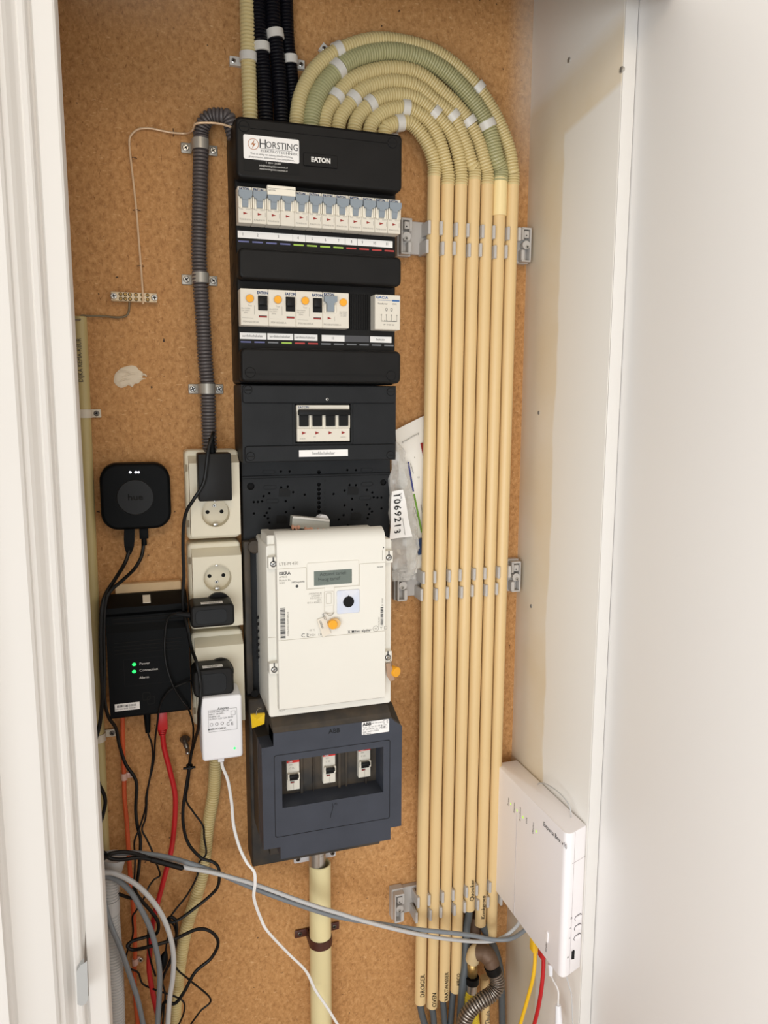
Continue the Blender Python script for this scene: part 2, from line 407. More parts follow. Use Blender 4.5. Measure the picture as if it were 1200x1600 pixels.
# plaster spot on the board
mb = MB(); c0 = A(200, 590, 0); random.seed(11)
blob = [(178, 592), (180, 584), (187, 577), (192, 574), (199, 572), (206, 571), (213, 573), (217, 578), (222, 581), (224, 586), (222, 590), (228, 592), (221, 594), (216, 599), (210, 600), (207, 605), (201, 602), (196, 604), (189, 606), (182, 602), (178, 597)]
B0 = smooth([A(x, y, 0) for x, y in blob+blob[:1]], 4)[:-1]
mb.loops([[Vector((c0.x+(p.x-c0.x)*k, y, c0.z+(p.z-c0.z)*k)) for p in B0] for k, y in ((1, .001), (1, -.0003), (.9, -.0012), (.7, -.0018))])
for (x0, y0, x1, y1) in ((184, 581, 212, 585), (190, 590, 216, 583), (186, 597, 205, 592), (222, 586, 229, 588)):
    mb.tube(smooth([A(x0, y0, -.0012), A((x0+x1)/2, (y0+y1)/2-2, -.0022), A(x1, y1, -.0012)]), .0012, 6)
tag(mb.build('plaster_patch', mat('dried_filler', (226, 212, 190), .7, bump=.8, bscale=150)), 'dried off-white filler smear on the brown board', 'filler patch')

# ------------------------------------------------------------------ distribution board
def zz(px, py, Y): return A(px, py, Y).z
X0, X1 = .1332, .3465
db = thing('distribution_board', 'tall black distribution board holding two rows of breaker modules', 'distribution board', (.24, 0, 1.468))
RY = -.070
mb = MB().rrect(X0, X1, 1.4685, 1.793, RY, -.0005, .006, .002); mb.build('housing', BLK, db)
def slant_slots(root, ys, X, Ya, Yb):
    mb = MB()
    for z in ys: mb._face([mb.bm.verts.new(p) for p in ((X-.0003, Ya, z-.011), (X-.0003, Yb, z), (X-.0003, Yb, z+.002), (X-.0003, Ya, z-.009))])
    for k in range(len(ys)-1):
        z0, z1 = ys[k+1]+.002, ys[k]-.001
        mb._face([mb.bm.verts.new(p) for p in ((X-.0003, Yb, z0), (X-.0003, Yb+.0012, z0), (X-.0003, Yb+.0012, z1), (X-.0003, Yb, z1))])
    mb.build('side_slots', HOLE, root)
slant_slots(db, [1.70, 1.679, 1.654, 1.624, 1.60, 1.578, 1.556, 1.53], X0, -.018, -.045)
def cover(z0, z1, name='cover_panel', x0=X0-.0003, x1=X1+.0012, f=-.092):
    return MB().rrect(x0, x1, z0, z1, f, RY-.0001, .007, .0035).build(name, BLK, db)
FY = -.092
zt = [zz(369, 180, FY), zz(371, 277, FY), zz(375, 386, FY), zz(375, 435, FY), zz(376, 543, FY), zz(377, 597, FY)]
for k in range(0, 6, 2): cover(zt[k+1], zt[k])
def slot_screw(x, z, r, Y, parent, name='slotted_screw', m1=BLK):
    mb = MB(); mb.m(HOLE).cyl((x, Y+.001, z), (x, Y-.0002, z), r*1.12, n=24); mb.m(m1).cyl((x, Y, z), (x, Y-.0012, z), r, n=24, bev=.0004)
    mb.m(HOLE).box(x-r*.8, x+r*.8, Y-.0014, Y-.001, z-r*.16, z+r*.1); mb.build(name, None, parent)
for px, py in ((381, 197.5), (613, 223.5)): q = A(px, py, FY); slot_screw(q.x, q.z, .0062, FY, db)
for px, py in ((391, 582), (611, 587)): q = A(px, py, FY); slot_screw(q.x, q.z, .0062, FY, db)
# raised ridge lines of the covers
for py in (199.5, 584): z = zz(391, py, FY); MB().box(X0+.018, X1-.018, FY-.0010, FY+.001, z-.0006, z+.0006).build('cover_ridge', BLK, db)
# maker badge
qa, qb = A(474, 240, FY), A(527, 259, FY); bz = (A(474, 239, FY).z+A(474, 256, FY).z)/2-.001
b = MB().rrect(qa.x, qb.x, bz-.0075, bz+.0075, FY-.0022, FY, .001, .0006).build('badge', BLK, db)
MB().text('EATON', .0078, ((qa.x+qb.x)/2, FY-.0024, bz), bold=.06, wx=.95).build('lettering', WTX, b)
# module name strips
def strip(parent, px0, px1, pyt, pyb, Y, name='name_strip', m=LBL):
    a = A(px0, pyt, Y); c = A(px0, pyb, Y); d = A(px1, pyt+(px1-px0)*.07, Y)
    return MB().box(a.x, d.x, Y-.0006, Y, c.z, a.z).build(name, m, parent), a.x, d.x, (a.z+c.z)/2, a.z, c.z
MP = .0177; BX = .1341
MX = lambda k: BX+MP*k
z1t, z1b = zz(375, 360.5, RY), zz(375, 371.5, RY)
ns = MB().box(MX(0)+.0015, MX(12)-.0045, RY-.0008, RY, z1b, z1t).build('name_strip', LBL, db)
mb = MB(); zc = (z1t+z1b)/2
for n, k in (('1', .45), ('2', 1.5), ('3', 3.0), ('4', 4.45), ('5', 5.5), ('6', 6.5), ('7', 7.5), ('8', 8.5), ('9', 9.35), ('10', 10.3), ('11', 11.3)):
    mb.text(n, .0052, (MX(k), RY-.001, zc), wx=.8)
for k in (4.05, 5.0, 8.0, 8.95): mb.box(MX(k), MX(k)+.0004, RY-.00095, RY-.0008, z1b, z1t)
mb.build('lettering', DTX, ns)
BLU = mat('blue_grey_marker', (96, 100, 148), .5); GRN = mat('light_green_marker', (168, 204, 84), .5); RDM = mat('red_marker', (186, 62, 58), .5); GRM = mat('grey_marker', (116, 118, 122), .5)
def markers(cols, z, x0=0):
    for k, m_ in enumerate(cols):
        MB().rrect(MX(k)+.002, MX(k+1)-.0022, z-.0010, z+.0009, RY-.0006, RY, .0005).build('circuit_marker', m_, db)
markers([BLU]*4+[GRN]*4+[RDM]*4, z1b-.0042)
z2t, z2b = zz(378, 519.5, RY), zz(378, 529.5, RY); zc = (z2t+z2b)/2
for (a_, b_, s_) in ((0, 2, 'aardlekschakelaar'), (2, 4, 'aardlekschakelaar'), (4, 5.85, 'aardlekschakelaar'), (6.1, 7.95, '12'), (9.9, 11.7, 'beltrafo')):
    ns = MB().box(MX(a_)+.0012, MX(b_)-.0002, RY-.0008, RY, z2b, z2t).build('name_strip', LBL, db)
    MB().text(s_, .0043, ((MX(a_)+MX(b_))/2, RY-.001, zc), wx=.88).build('lettering', DTX, ns)
MB().box(MX(7.95), MX(9.9), RY-.0004, RY, z2b, z2t).build('blank_name_strip', mat('dark_grey_strip', (72, 72, 76), .5), db)
markers([BLU, BLU, GRM, GRN, RDM, RDM]+[GRM]*6, z2b-.0036)
# blanking vents
mb = MB(); z3t, z3b = zz(560, 460, RY), zz(560, 515, RY)
for k in range(12): x = MX(8.2)+k*.0025; mb.box(x, x+.0013, RY-.002, RY, z3b, z3t, )
mb.build('blanking_ribs', PITCH, db)
# installer's sticker
Y = FY
st = thing('installer_sticker', 'white and black installer sticker on the top cover of the black distribution board', 'sticker', A(423, 245, Y))
a_ = A(380, 209.5, Y); b_ = A(467, 250, Y); zt_ = a_.z; zb_ = A(380, 247.5, Y).z; x0_, x1_ = a_.x, A(467, 219, Y).x
MB().rrect(x0_, x1_, zb_, zt_, Y-.0005, Y, .002).build('white_field', LBL, st)
MB().rrect(x0_, x1_, zb_-.014, zb_, Y-.0003, Y, .0005).build('black_field', PITCH, st)
xm = x0_+.012; mb = MB(); n_ = 28
mb.loops([[(xm+r*cos(2*pi*k/n_), Y-.0007, zt_-.0105+r*sin(2*pi*k/n_)) for k in range(n_)] for r in (.0066, .0059)], cap0=False, cap1=False)
mb.prism([(xm+u*.001, zt_-.0105+v*.001) for u, v in ((1.5, 5), (-3, -.8), (-.4, -.6), (-1.5, -5), (3, .9), (.3, .7))], Y-.0008, Y-.0006)
mb.build('bolt_emblem', mat('copper_print', (176, 116, 76), .5), st)
mb = MB(); mb.text('H', .0150, (x0_+.0235, Y-.0007, zt_-.0095), wx=.9); mb.text('ORSTING', .0112, (x0_+.0475, Y-.0007, zt_-.0100), wx=.86)
mb.text('ELEKTROTECHNIEK', .0042, (x0_+.044, Y-.0007, zt_-.0175), wx=1.25); mb.box(x0_+.02, x1_-.009, Y-.0007, Y-.0006, zt_-.0148, zt_-.0144)
for k, s_ in enumerate(('Thuis in aanleg van elektra, (nood)verlichting,', 'groepenkasten, datanetwerk, intercomsystemen,', 'camerasystemen en autolaadsystemen')):
    mb.text(s_, .0032, ((x0_+x1_)/2, Y-.0007, zt_-.0215-.0036*k), wx=.9)
mb.build('lettering', DTX, st)
mb = MB()
for k, s_ in enumerate(('T  0314 - 341401', 'info@horstingelektrotechniek.nl', 'www.horstingelektrotechniek.nl')):
    mb.text(s_, .0030, ((x0_+x1_)/2+.002, Y-.0006, zb_-.0026-.0038*k), wx=.9)
mb.build('white_lettering', WTX, st)

# ---- miniature circuit breakers
MY = -.090; ZT = 1.7082; ZB = 1.6652; H = ZT-ZB
def mcb_body(mb, x, zb, h, W=MP, y0=MY, y1=RY, mat_=MOD):
    mb.m(mat_); e = .00012
    mb.box(x+e, x+W-e, y0, y1, zb, zb+h*.42, .0006, 1); mb.box(x+e, x+W-e, y0+.0012, y1, zb+h*.40, zb+h, .0005, 1)
    for s_ in (0, 1):
        xa = x+W*(.02 if s_ == 0 else .86); mb.m(MODS).box(xa, xa+W*.11, y0-.0028, y0+.002, zb+h*.40, zb+h*.72, .0006, 1)
        xb = x+W*(.14 if s_ == 0 else .70); mb.box(xb, xb+W*.15, y0-.0012, y0+.002, zb+h*.40, zb+h*.68, .0005, 1)
def mcb_toggle(mb, x, zb, h, W=MP, y0=MY, m=TGL):
    mb.m(m); f = y0-.0055
    P = [(.04, .88), (.98, .88), (.98, .76), (.90, .68), (.70, .66), (.70, .44), (.28, .44), (.28, .66), (.14, .68), (.04, .74)]
    mb.loops([[(x+W*u, y0+.002, zb+h*v) for u, v in P], [(x+W*u, (f if v > .6 else y0-.001), zb+h*v) for u, v in P], ], smooth=False)
    mb.box(x+W*.29, x+W*.69, y0-.0052, y0, zb+h*.60, zb+h*.80, .0006, 1)
def mcb_print(mb, x, zb, h, W=MP, y0=MY, name=True, tall=False):
    if name: mb.m(NAVY).text('EATON', .0042, (x+W*.45, y0+.0009, zb+h*.937), bold=.05, wx=.88)
    mb.m(REDP).prism([(x+W*.36, zb+h*.30), (x+W*.66, zb+h*.265), (x+W*.36, zb+h*.225)], y0-.0003, y0)
    mb.m(LTX).text('PLS6', .0022, (x+W*.22, y0-.0002, zb+h*.375)); mb.text('B16/1N', .0022, (x+W*.72, y0-.0002, zb+h*.375), wx=.8)
    mb.text('PLN6-B16/1N', .0030, (x+W*.48, y0-.0002, zb+h*.095), wx=.8); mb.box(x+W*.88, x+W*.90, y0-.0002, y0, zb+h*.19, zb+h*.32)
nums = ['1', '2', '3', '3', '4', '5', '6', '7', '8', '9', '10', '11']
cols_ = ['blue']*4+['green']*4+['red']*4
r0 = thing('circuit_breaker', 'x', 'circuit breaker', (MX(0), RY, ZB), 'circuit breakers in the upper row')
mb = MB(); mcb_body(mb, MX(0), ZB, H); mb.build('module_body', None, r0)
mb = MB(); mcb_toggle(mb, MX(0), ZB, H); mb.build('toggle', None, r0)
mb = MB(); mcb_print(mb, MX(0), ZB, H); mb.build('lettering', None, r0)
ordn = ['first', 'second', 'third', 'fourth']
tops = {k: 'breaker with grey lever over the %s %s mark in the upper row' % (ordn[(k-4) % 4], 'green' if k < 8 else 'red') for k in range(4, 11)}
tops[4] = 'breaker with grey lever over the first green mark, beside the capped double one'; tops[11] = 'rightmost grey-levered breaker of the upper row, over the last red mark'
tops.update({0: 'white circuit breaker with grey lever above number 1, first in the upper row', 1: 'white circuit breaker with grey lever above number 2, second in the upper row'})
for k in (0, 1, 4, 5, 6, 7, 8, 9, 10, 11):
    o = r0 if k == 0 else copy_tree(r0)
    o.location = (MX(k), RY, ZB)
    o['label'] = tops.get(k, 'grey-levered breaker numbered %s, white housing above a %s mark' % (nums[k], cols_[k]))
# double pole unit over number 3
t = thing('double_circuit_breaker', 'double-width breaker with two grey levers and a white clip-on cap, above number 3', 'circuit breaker', (MX(2), RY, ZB))
mb = MB(); mcb_body(mb, MX(2), ZB, H); mcb_body(mb, MX(3), ZB, H); mb.build('module_body', None, t)
for k in (2, 3): mb = MB(); mcb_toggle(mb, MX(k), ZB, H); mb.build('toggle', None, t)
mb = MB(); mcb_print(mb, MX(2), ZB, H, name=False)
mb.m(REDP).prism([(MX(3)+MP*.36, ZB+H*.30), (MX(3)+MP*.66, ZB+H*.265), (MX(3)+MP*.36, ZB+H*.225)], MY-.0003, MY); mb.build('lettering', None, t)
mb = MB().m(MODS).box(MX(2)+.0002, MX(4)+.0004, MY-.0065, MY+.001, ZT-.0085, ZT+.0028, .0006, 1); cap = mb.build('clip_on_cap', None, t)
MB().m(DTX).text('EATON', .0026, (MX(2)+.006, MY-.0067, ZT-.0035)).box(MX(2)+.001, MX(4), MY-.0066, MY-.0065, ZT-.0012, ZT-.0009).build('lettering', None, cap)

# ---- residual current devices
RZT = zz(380, 450.3, MY); RZB = zz(380, 508, MY); RH = RZT-RZB; RW = 2*MP
def rcd(k, label):
    x = MX(k); t = thing('residual_current_device', label, 'residual current device', (x, RY, RZB), 'residual current devices in the lower row')
    MB().box(x+.0001, x+RW-.0001, MY, RY, RZB, RZT, .0007, 1).build('module_body', MOD, t)
    b = MB(); b.m(mat('button_rim', (196, 190, 178), .5)).cyl((x+RW*.34, MY+.001, RZB+RH*.73), (x+RW*.34, MY-.0004, RZB+RH*.73), .0056, n=26)
    b.m(YEL).cyl((x+RW*.34, MY, RZB+RH*.73), (x+RW*.34, MY-.0028, RZB+RH*.73), .0048, n=26, bev=.0006); b.build('test_button', None, t)
    b = MB().m(PITCH).box(x+RW*.63, x+RW*.97, MY-.001, MY+.001, RZB+RH*.42, RZB+RH*.82, .0004, 1).box(x+RW*.66, x+RW*.94, MY-.0058, MY, RZB+RH*.56, RZB+RH*.76, .0012)
    b.build('toggle', None, t)
    b = MB(); b.m(NAVY).text('EATON', .0046, (x+RW*.80, MY-.0002, RZB+RH*.895), bold=.05, wx=.9)
    b.m(REDP).box(x+RW*.65, x+RW*.94, MY-.0003, MY, RZB+RH*.225, RZB+RH*.265); b.m(DTX).box(x+RW*.65, x+RW*.94, MY-.00025, MY, RZB+RH*.265, RZB+RH*.28)
    b.m(LTX).text('Test', .0030, (x+RW*.34, MY-.0002, RZB+RH*.54)); b.text('PFIM-40/2/003-A', .0036, (x+RW*.36, MY-.0002, RZB+RH*.095), wx=.8)
    for j, s_ in enumerate(('I\u0394n=0.03A', 'Un 230V~', '50Hz')): b.text(s_, .0026, (x+RW*.19, MY-.0002, RZB+RH*(.46-.06*j)))
    b.box(x+RW*.49, x+RW*.50, MY-.0002, MY, RZB+RH*.30, RZB+RH*.55); b.box(x+RW*.05, x+RW*.45, MY-.0002, MY, RZB+RH*.195, RZB+RH*.20)
    b.build('lettering', None, t)
rcd(0, 'white earth leakage switch with black lever, leftmost in the lower row')
rcd(2, 'white earth leakage switch with black lever, second in the lower row')
rcd(4, 'white earth leakage switch with black lever, third in the lower row')
x = MX(6); t = thing('residual_current_breaker', 'white module with grey lever and amber button above the number 12 label', 'circuit breaker', (x, RY, RZB))
MB().box(x+.0001, x+RW-.0001, MY, RY, RZB, RZT, .0007, 1).build('module_body', MOD, t)
mb = MB(); mb.m(MODS).box(x+RW*.04, x+RW*.12, MY-.0022, MY, RZB+RH*.42, RZB+RH*.66, .0005, 1).box(x+RW*.42, x+RW*.50, MY-.0022, MY, RZB+RH*.42, RZB+RH*.66, .0005, 1)
mb.m(TGL).prism([(x+RW*u, RZB+RH*v) for u, v in ((.03, .88), (.52, .88), (.52, .74), (.40, .68), (.40, .46), (.14, .46), (.14, .68), (.03, .74))], MY-.005, MY); mb.build('toggle', None, t)
mb = MB(); mb.m(YEL).cyl((x+RW*.77, MY, RZB+RH*.73), (x+RW*.77, MY-.0028, RZB+RH*.73), .0048, n=26, bev=.0006); mb.build('test_button', None, t)
mb = MB(); mb.m(NAVY).text('EATON', .0046, (x+RW*.24, MY-.0002, RZB+RH*.93), bold=.05, wx=.9); mb.m(REDP).prism([(x+RW*.18, RZB+RH*.31), (x+RW*.32, RZB+RH*.27), (x+RW*.18, RZB+RH*.23)], MY-.0003, MY)
mb.m(LTX).text('PKN-B16/1N/003-A', .0034, (x+RW*.36, MY-.0002, RZB+RH*.09), wx=.85)
for j, s_ in enumerate(('I\u0394n=0.03A', '16A 230V~', 'Un 230V')): mb.text(s_, .0024, (x+RW*.78, MY-.0002, RZB+RH*(.46-.055*j)))
mb.box(x+RW*.44, x+RW*.45, MY-.0002, MY, RZB+RH*.19, RZB+RH*.32); mb.build('lettering', None, t)
# bell transformer
x = MX(10); t = thing('bell_transformer', 'white bell transformer module with a blue bar, right end of the lower row', 'transformer', (x, RY, RZB))
MB().box(x, x+RW, MY-.001, RY, RZB, RZT, .0007, 1).build('module_body', MOD, t)
mb = MB(); BL2 = mat('blue_print', (38, 96, 160), .5); Yt = MY-.0014
mb.m(BL2).text('GACIA', .0046, (x+RW*.27, Yt, RZB+RH*.915), bold=.02, wx=1.2).box(x+RW*.68, x+RW*.96, Yt, Yt+.0002, RZB+RH*.815, RZB+RH*.86)
mb.box(x+RW*.10, x+RW*.68, Yt, Yt+.0002, RZB+RH*.835, RZB+RH*.842)
mb.m(DTX).text('Transformer', .0027, (x+RW*.30, Yt, RZB+RH*.74)).text('15VA', .0027, (x+RW*.76, Yt, RZB+RH*.74))
for u in (.25, .45, .65, .86): mb.loops([[(x+RW*u+r*cos(2*pi*k/12), Yt, RZB+RH*.42+r*sin(2*pi*k/12)) for k in range(12)] for r in (.0009, .0006)], cap0=False, cap1=False); mb.box(x+RW*u-.00015, x+RW*u+.00015, Yt, Yt+.0002, RZB+RH*.24, RZB+RH*.40)
mb.box(x+RW*.25, x+RW*.86, Yt, Yt+.0002, RZB+RH*.235, RZB+RH*.245)
for k in range(9): mb.box(x+RW*(.3+.06*k), x+RW*(.3+.06*k)+.0003, Yt, Yt+.0002, RZB+RH*.235, RZB+RH*.27)
for u in (.45, .65): mb.loops([[(x+RW*u+r*cos(2*pi*k/12), Yt, RZB+RH*.58+1.5*r*sin(2*pi*k/12)) for k in range(12)] for r in (.0015, .0011)], cap0=False, cap1=False)
mb.text('8V  4V  8V 12V', .0024, (x+RW*.55, Yt, RZB+RH*.14)); mb.build('lettering', None, t)

# ------------------------------------------------------------------ main switch box
ms = thing('main_switch_box', 'black main switch enclosure between the distribution board and the perforated plate', 'switch enclosure', (.24, 0, 1.366))
x0, x1 = .1342, .3448; SY = -.080
wx0, wz1 = A(463, 633, SY).x, A(463, 633, SY).z; wx1, wz0 = A(545.5, 633, SY).x, A(463, 690, SY).z
mb = MB().plate([(x0, 1.366), (x1, 1.366), (x1, 1.4672), (x0, 1.4672)], [[(wx0-.002, wz0-.002), (wx1+.002, wz0-.002), (wx1+.002, wz1+.002), (wx0-.002, wz1+.002)]], SY, SY+.012)
mb.box(x0, x1, SY+.012, -.0005, 1.366, 1.4672, .001, 1); mb.build('housing', SLATE, ms)
z_ = zz(380, 630, SY); z2_ = zz(380, 697, SY)
MB().rrect(x0+.001, x1-.0005, z_, 1.4668, SY-.003, SY, .004, .0015).build('upper_cover_strip', SLATE, ms)
MB().rrect(x0+.0025, x1-.0005, 1.3665, z2_, SY-.003, SY, .004, .0015).build('lower_cover_strip', SLATE, ms)
mb = MB(); 
for u in ((wx0-.005, wx1+.005, wz1+.003, wz1+.0036), (wx0-.005, wx1+.005, wz0-.0042, wz0-.0036), (wx0-.0056, wx0-.005, wz0-.004, wz1+.0036), (wx1+.005, wx1+.0056, wz0-.004, wz1+.0036)):
    mb.box(u[0], u[1], SY-.0006, SY, u[2], u[3])
mb.build('window_rim', PITCH, ms)
for px, py in ((387.5, 609), (610.5, 612), (391.5, 713), (610, 711)):
    q = A(px, py, SY-.003); slot_screw(q.x, q.z, .0052, SY-.003, ms, m1=SLATE)
a_ = A(467, 703.5, SY-.003); b_ = A(543.5, 703, SY-.003); c_ = A(467, 714, SY-.003)
nl = MB().box(a_.x, b_.x, SY-.0036, SY-.003, c_.z, a_.z).build('name_label', LBL, ms)
MB().text('hoofdschakelaar', .0056, ((a_.x+b_.x)/2, SY-.0038, (a_.z+c_.z)/2), wx=.85).build('lettering', DTX, nl)
q = A(511, 624, SY-.003); mb = MB(); cross_screw(mb, q.x, SY-.0045, q.z, .002, STEEL, HOLE); mb.build('sealing_screw', None, ms)
t = thing('main_switch', 'four-pole main switch with black levers in the window above the hoofdschakelaar label', 'main switch', ((wx0+wx1)/2, SY, wz0))
W4 = (wx1-wx0)/4; h4 = wz1-wz0; mb = MB().m(MOD)
mb.box(wx0, wx1, SY-.003, SY+.008, wz0, wz0+h4*.36, .0005, 1).box(wx0, wx1, SY-.002, SY+.008, wz0+h4*.36, wz1, .0005, 1)
for k in range(5): mb.m(MODS).box(wx0+W4*k-.0009*(k > 0), wx0+W4*k+.0009*(k < 4), SY-.0045, SY, wz0+h4*.36, wz0+h4*.82, .0004, 1)
mb.build('module_body', None, t)
mb = MB().m(PITCH)
for k in range(4): mb.box(wx0+W4*(k+.16), wx0+W4*(k+.86), SY-.0052, SY-.001, wz0+h4*.42, wz0+h4*.75, .0006, 1)
mb.box(wx0+W4*.08, wx1-.0005, SY-.0095, SY-.003, wz0+h4*.72, wz0+h4*.88, .001); mb.build('toggle_bar', None, t)
mb = MB(); mb.m(NAVY).text('EATON', .0044, (wx0+W4*.5, SY-.0022, wz0+h4*.94), bold=.02); mb.m(REDP)
for k in range(4): mb.prism([(wx0+W4*(k+.36), wz0+h4*.28), (wx0+W4*(k+.66), wz0+h4*.24), (wx0+W4*(k+.36), wz0+h4*.19)], SY-.0033, SY-.003)
mb.m(LTX).text('IS-63/4', .0026, (wx0+W4*.4, SY-.0032, wz0+h4*.08)).text('63A', .0024, (wx0+W4*1.3, SY-.0032, wz0+h4*.13)).text('240/415V~', .0022, (wx0+W4*3.5, SY-.0032, wz0+h4*.11), wx=.8)
mb.build('lettering', None, t)

# ------------------------------------------------------------------ perforated plate
PY = -.030; px0_, px1_ = .1392, .3535
def zp(x, y): return A(360+x/3.529, 580+y/3.529, PY)   # reads the photo's crop to real places on the plate
holes = []
for (x, y, r) in ((112, 635, .0052), (843, 613, .0046)): q = zp(x, y); holes.append(circ(q.x, q.z, r, 24))
sm = [(278, 553), (326, 553), (645, 545), (692, 545), (280, 640), (316, 636), (657, 627), (692, 628), (214, 673), (183, 689), (346, 667), (410, 681), (129, 721), (152, 720), (175, 717), (305, 716),
      (630, 658), (569, 677), (753, 655), (783, 669), (671, 703), (790, 695), (811, 697), (833, 697), (630, 740), (348, 753), (216, 757), (130, 784), (201, 781), (306, 777), (189, 797), (207, 811), (215, 835),
      (753, 737), (768, 759), (781, 774), (763, 789), (757, 811), (833, 757), (671, 763), (624, 794), (598, 818), (649, 850)]
for x, y in sm: q = zp(x, y); holes.append(circ(q.x, q.z, .00175, 10))
for y in (557, 625, 651, 676, 700, 725, 750, 774): q = zp(488, y); holes.append(circ(q.x, q.z, .0027, 14))
mp = thing('mounting_plate', 'black perforated mounting plate behind and above the electricity meter', 'mounting plate', (.245, 0, 1.03))
mb = MB().plate([(px0_, 1.012), (px1_, 1.012), (px1_, 1.3655), (px0_, 1.3655)], holes, PY, PY+.006)
mb.build('perforated_panel', SLATE, mp)
MB().box(px0_+.0005, px1_-.0005, PY+.006, -.0005, 1.0125, 1.365).build('plate_body', HOLE, mp)
zr = zp(100, 582).z
MB().box(px0_, px1_, PY-.003, PY+.002, zr, zr+.0006).box(px0_, px1_, PY-.001, PY, zr-.003, zr-.0025).build('ridge', PITCH, mp)
xa, xb = zp(450, 650).x, zp(530, 650).x
mb = MB()
for x, y in ((212, 557), (752, 545), (218, 640), (754, 622), (232, 716), (743, 699)):
    q = zp(x, y); o_ = slot(q.x, q.z, .018, .0058); i_ = slot(q.x, q.z, .0172, .005)
    mb.loops([[(u, PY+.001, v) for u, v in o_], [(u, PY-.0006, v) for u, v in o_], [(u, PY-.0006, v) for u, v in i_], [(u, PY+.001, v) for u, v in i_]], cap0=False, cap1=False)
for (x, y, sgn) in ((298, 670, -1), (676, 660, 1), (283, 817, 0), (692, 800, 1)):
    q = zp(x, y); mb.prism([(q.x-.008, q.z-.005), (q.x+.0075, q.z-.006), (q.x+.0085, q.z+.002), (q.x+.005, q.z+.006), (q.x-.007, q.z+.006)], PY-.0007, PY+.001)
for k in range(9): q = zp(521, 605+k*22); mb.text(('0', 'J', 'L', 'C', 'L', 'C', 'G', 'O', 'T')[k], .005, (q.x, PY-.0003, q.z))
mb.build('moulded_marks', PITCH, mp)
# lower edge of the plate: rounded boss, key holes down its left side and its corner holes
MB().cyl((A(396, 852, -.034).x, PY, A(396, 852, -.034).z), (A(396, 852, -.034).x, PY-.018, A(396, 852, -.034).z), .0095, n=24, bev=.002).build('boss', DUST, mp)
for px, py, r_ in [(403, y, .0022) for y in (965, 975, 986, 997, 1007, 1017, 1027)]+[(398, 1084, .005), (604, 1090, .005)]:
    q = A(px, py, PY-.014 if px < 500 else PY); MB().cyl((q.x, q.y+.001, q.z), (q.x, q.y-.0006, q.z), r_, n=18).build('fixing_hole', HOLE, mp)
MB().box(px0_-.002, px0_+.007, PY-.014, PY, 1.035, 1.255, .002).build('side_rail', DUST, mp)

# ------------------------------------------------------------------ electricity meter
me_ = thing('electricity_meter', 'large warm-white electricity meter with grey display', 'electricity meter', (.24, -.03, 1.03))
zt_, zb_ = 1.262, 1.028
CX1 = A(601.7, 960, -.133).x; BX1 = A(611.5, 960, -.1165).x
MB().rrect(.1562, BX1, zb_, zt_, -.1165, PY, .004, .0015).build('base_housing', METER, me_)
mt = zz(434, 849, -.133); mbm = A(432, 1112, -.133).z; ztop = A(560, 823, -.062).z
prof = [(-.05, mbm), (-.128, mbm)]+[(-.133+.004*(1-sin(radians(a))), mbm+.004*(1-cos(radians(a)))) for a in (20, 55, 90)]
prof += [(-.133, mt-.004)]+[(-.133+.022*(1-cos(radians(a))), mt-.004+.017*sin(radians(a))) for a in range(10, 90, 10)]+[(-.108, ztop-.0045), (-.062, ztop), (-.05, ztop)]
MB().box(.1585, .170, -.112, -.06, zt_-.004, zt_+.012, .0012, 1).build('left_shoulder', METER, me_)
MB().extx(prof, .1672, CX1, smooth=True).build('front_cover', METER, me_, sharp=25)
MF = -.133
for n_, (px, py, w_, h_) in enumerate(((427, 880, .013, .016), (607.5, 870, .012, .017), (606, 1026, .012, .015), (428.5, 1045, .013, .015))):
    q = A(px, py, -.126); e = MB().box(q.x-w_/2, q.x+w_/2, -.1262, -.11, q.z-h_/2, q.z+h_/2, .0012, 2).build('screw_ear', METER, me_)
    mb = MB(); cross_screw(mb, q.x, -.1275, q.z-.001, .0032, STEEL, DTX, 40, False); mb.m(DTX).cyl((q.x, -.125, q.z-.001), (q.x, -.1266, q.z-.001), .0042, n=18); mb.box(q.x-.0008, q.x+.0008, -.1266, -.126, q.z+.002, q.z+.008); mb.build('sealing_screw', None, e)
# seams, window, display
def MQ(x, y): return A(380+x/4.286, 780+y/4.286, MF)
SEAM = mat('meter_seam_shadow', (176, 168, 152), .6)
zs1 = MQ(232, 470).z; zs2 = MQ(232, 950).z; xL, xR = .1674, CX1-.0002
lx0, lx1 = MQ(422, 500).x, MQ(778, 500).x; lz0, lz1 = MQ(600, 592).z, MQ(422, 465).z+.004
mb = MB(); g = .0005
mb.box(xL, lx0, MF-.0002, MF, zs1, zs1+g).box(lx1, xR, MF-.0002, MF, zs1, zs1+g).box(xL, xR, MF-.0002, MF, zs2, zs2+g)
mb.box(lx0, lx0+g, MF-.0002, MF, lz0, zs1).box(lx1, lx1+g, MF-.0002, MF, lz0, zs1).box(lx0, lx1, MF-.0002, MF, lz0, lz0+g)
mb.box(.157, .1672, -.1168, -.116, zs2, zs2+g).build('panel_seam', SEAM, me_)
MB().rrect(lx0+.001, lx1-.001, lz0+.001, zs1+.006, MF-.0015, MF, .002, .0008).build('display_bezel', METER, me_)
a_, b_ = MQ(472, 482), MQ(725, 575); dz0 = MQ(472, 578).z
d = MB().box(a_.x, b_.x, MF-.0022, MF-.0014, dz0, a_.z).build('display', LCD, me_)
MB().text('Actueel tarief:', .0068, (a_.x+.0255, MF-.0024, a_.z-.0045), wx=.93).text('Hoog tarief', .0068, (a_.x+.0198, MF-.0024, a_.z-.0112), wx=.93).build('display_lettering', LCDT, d)
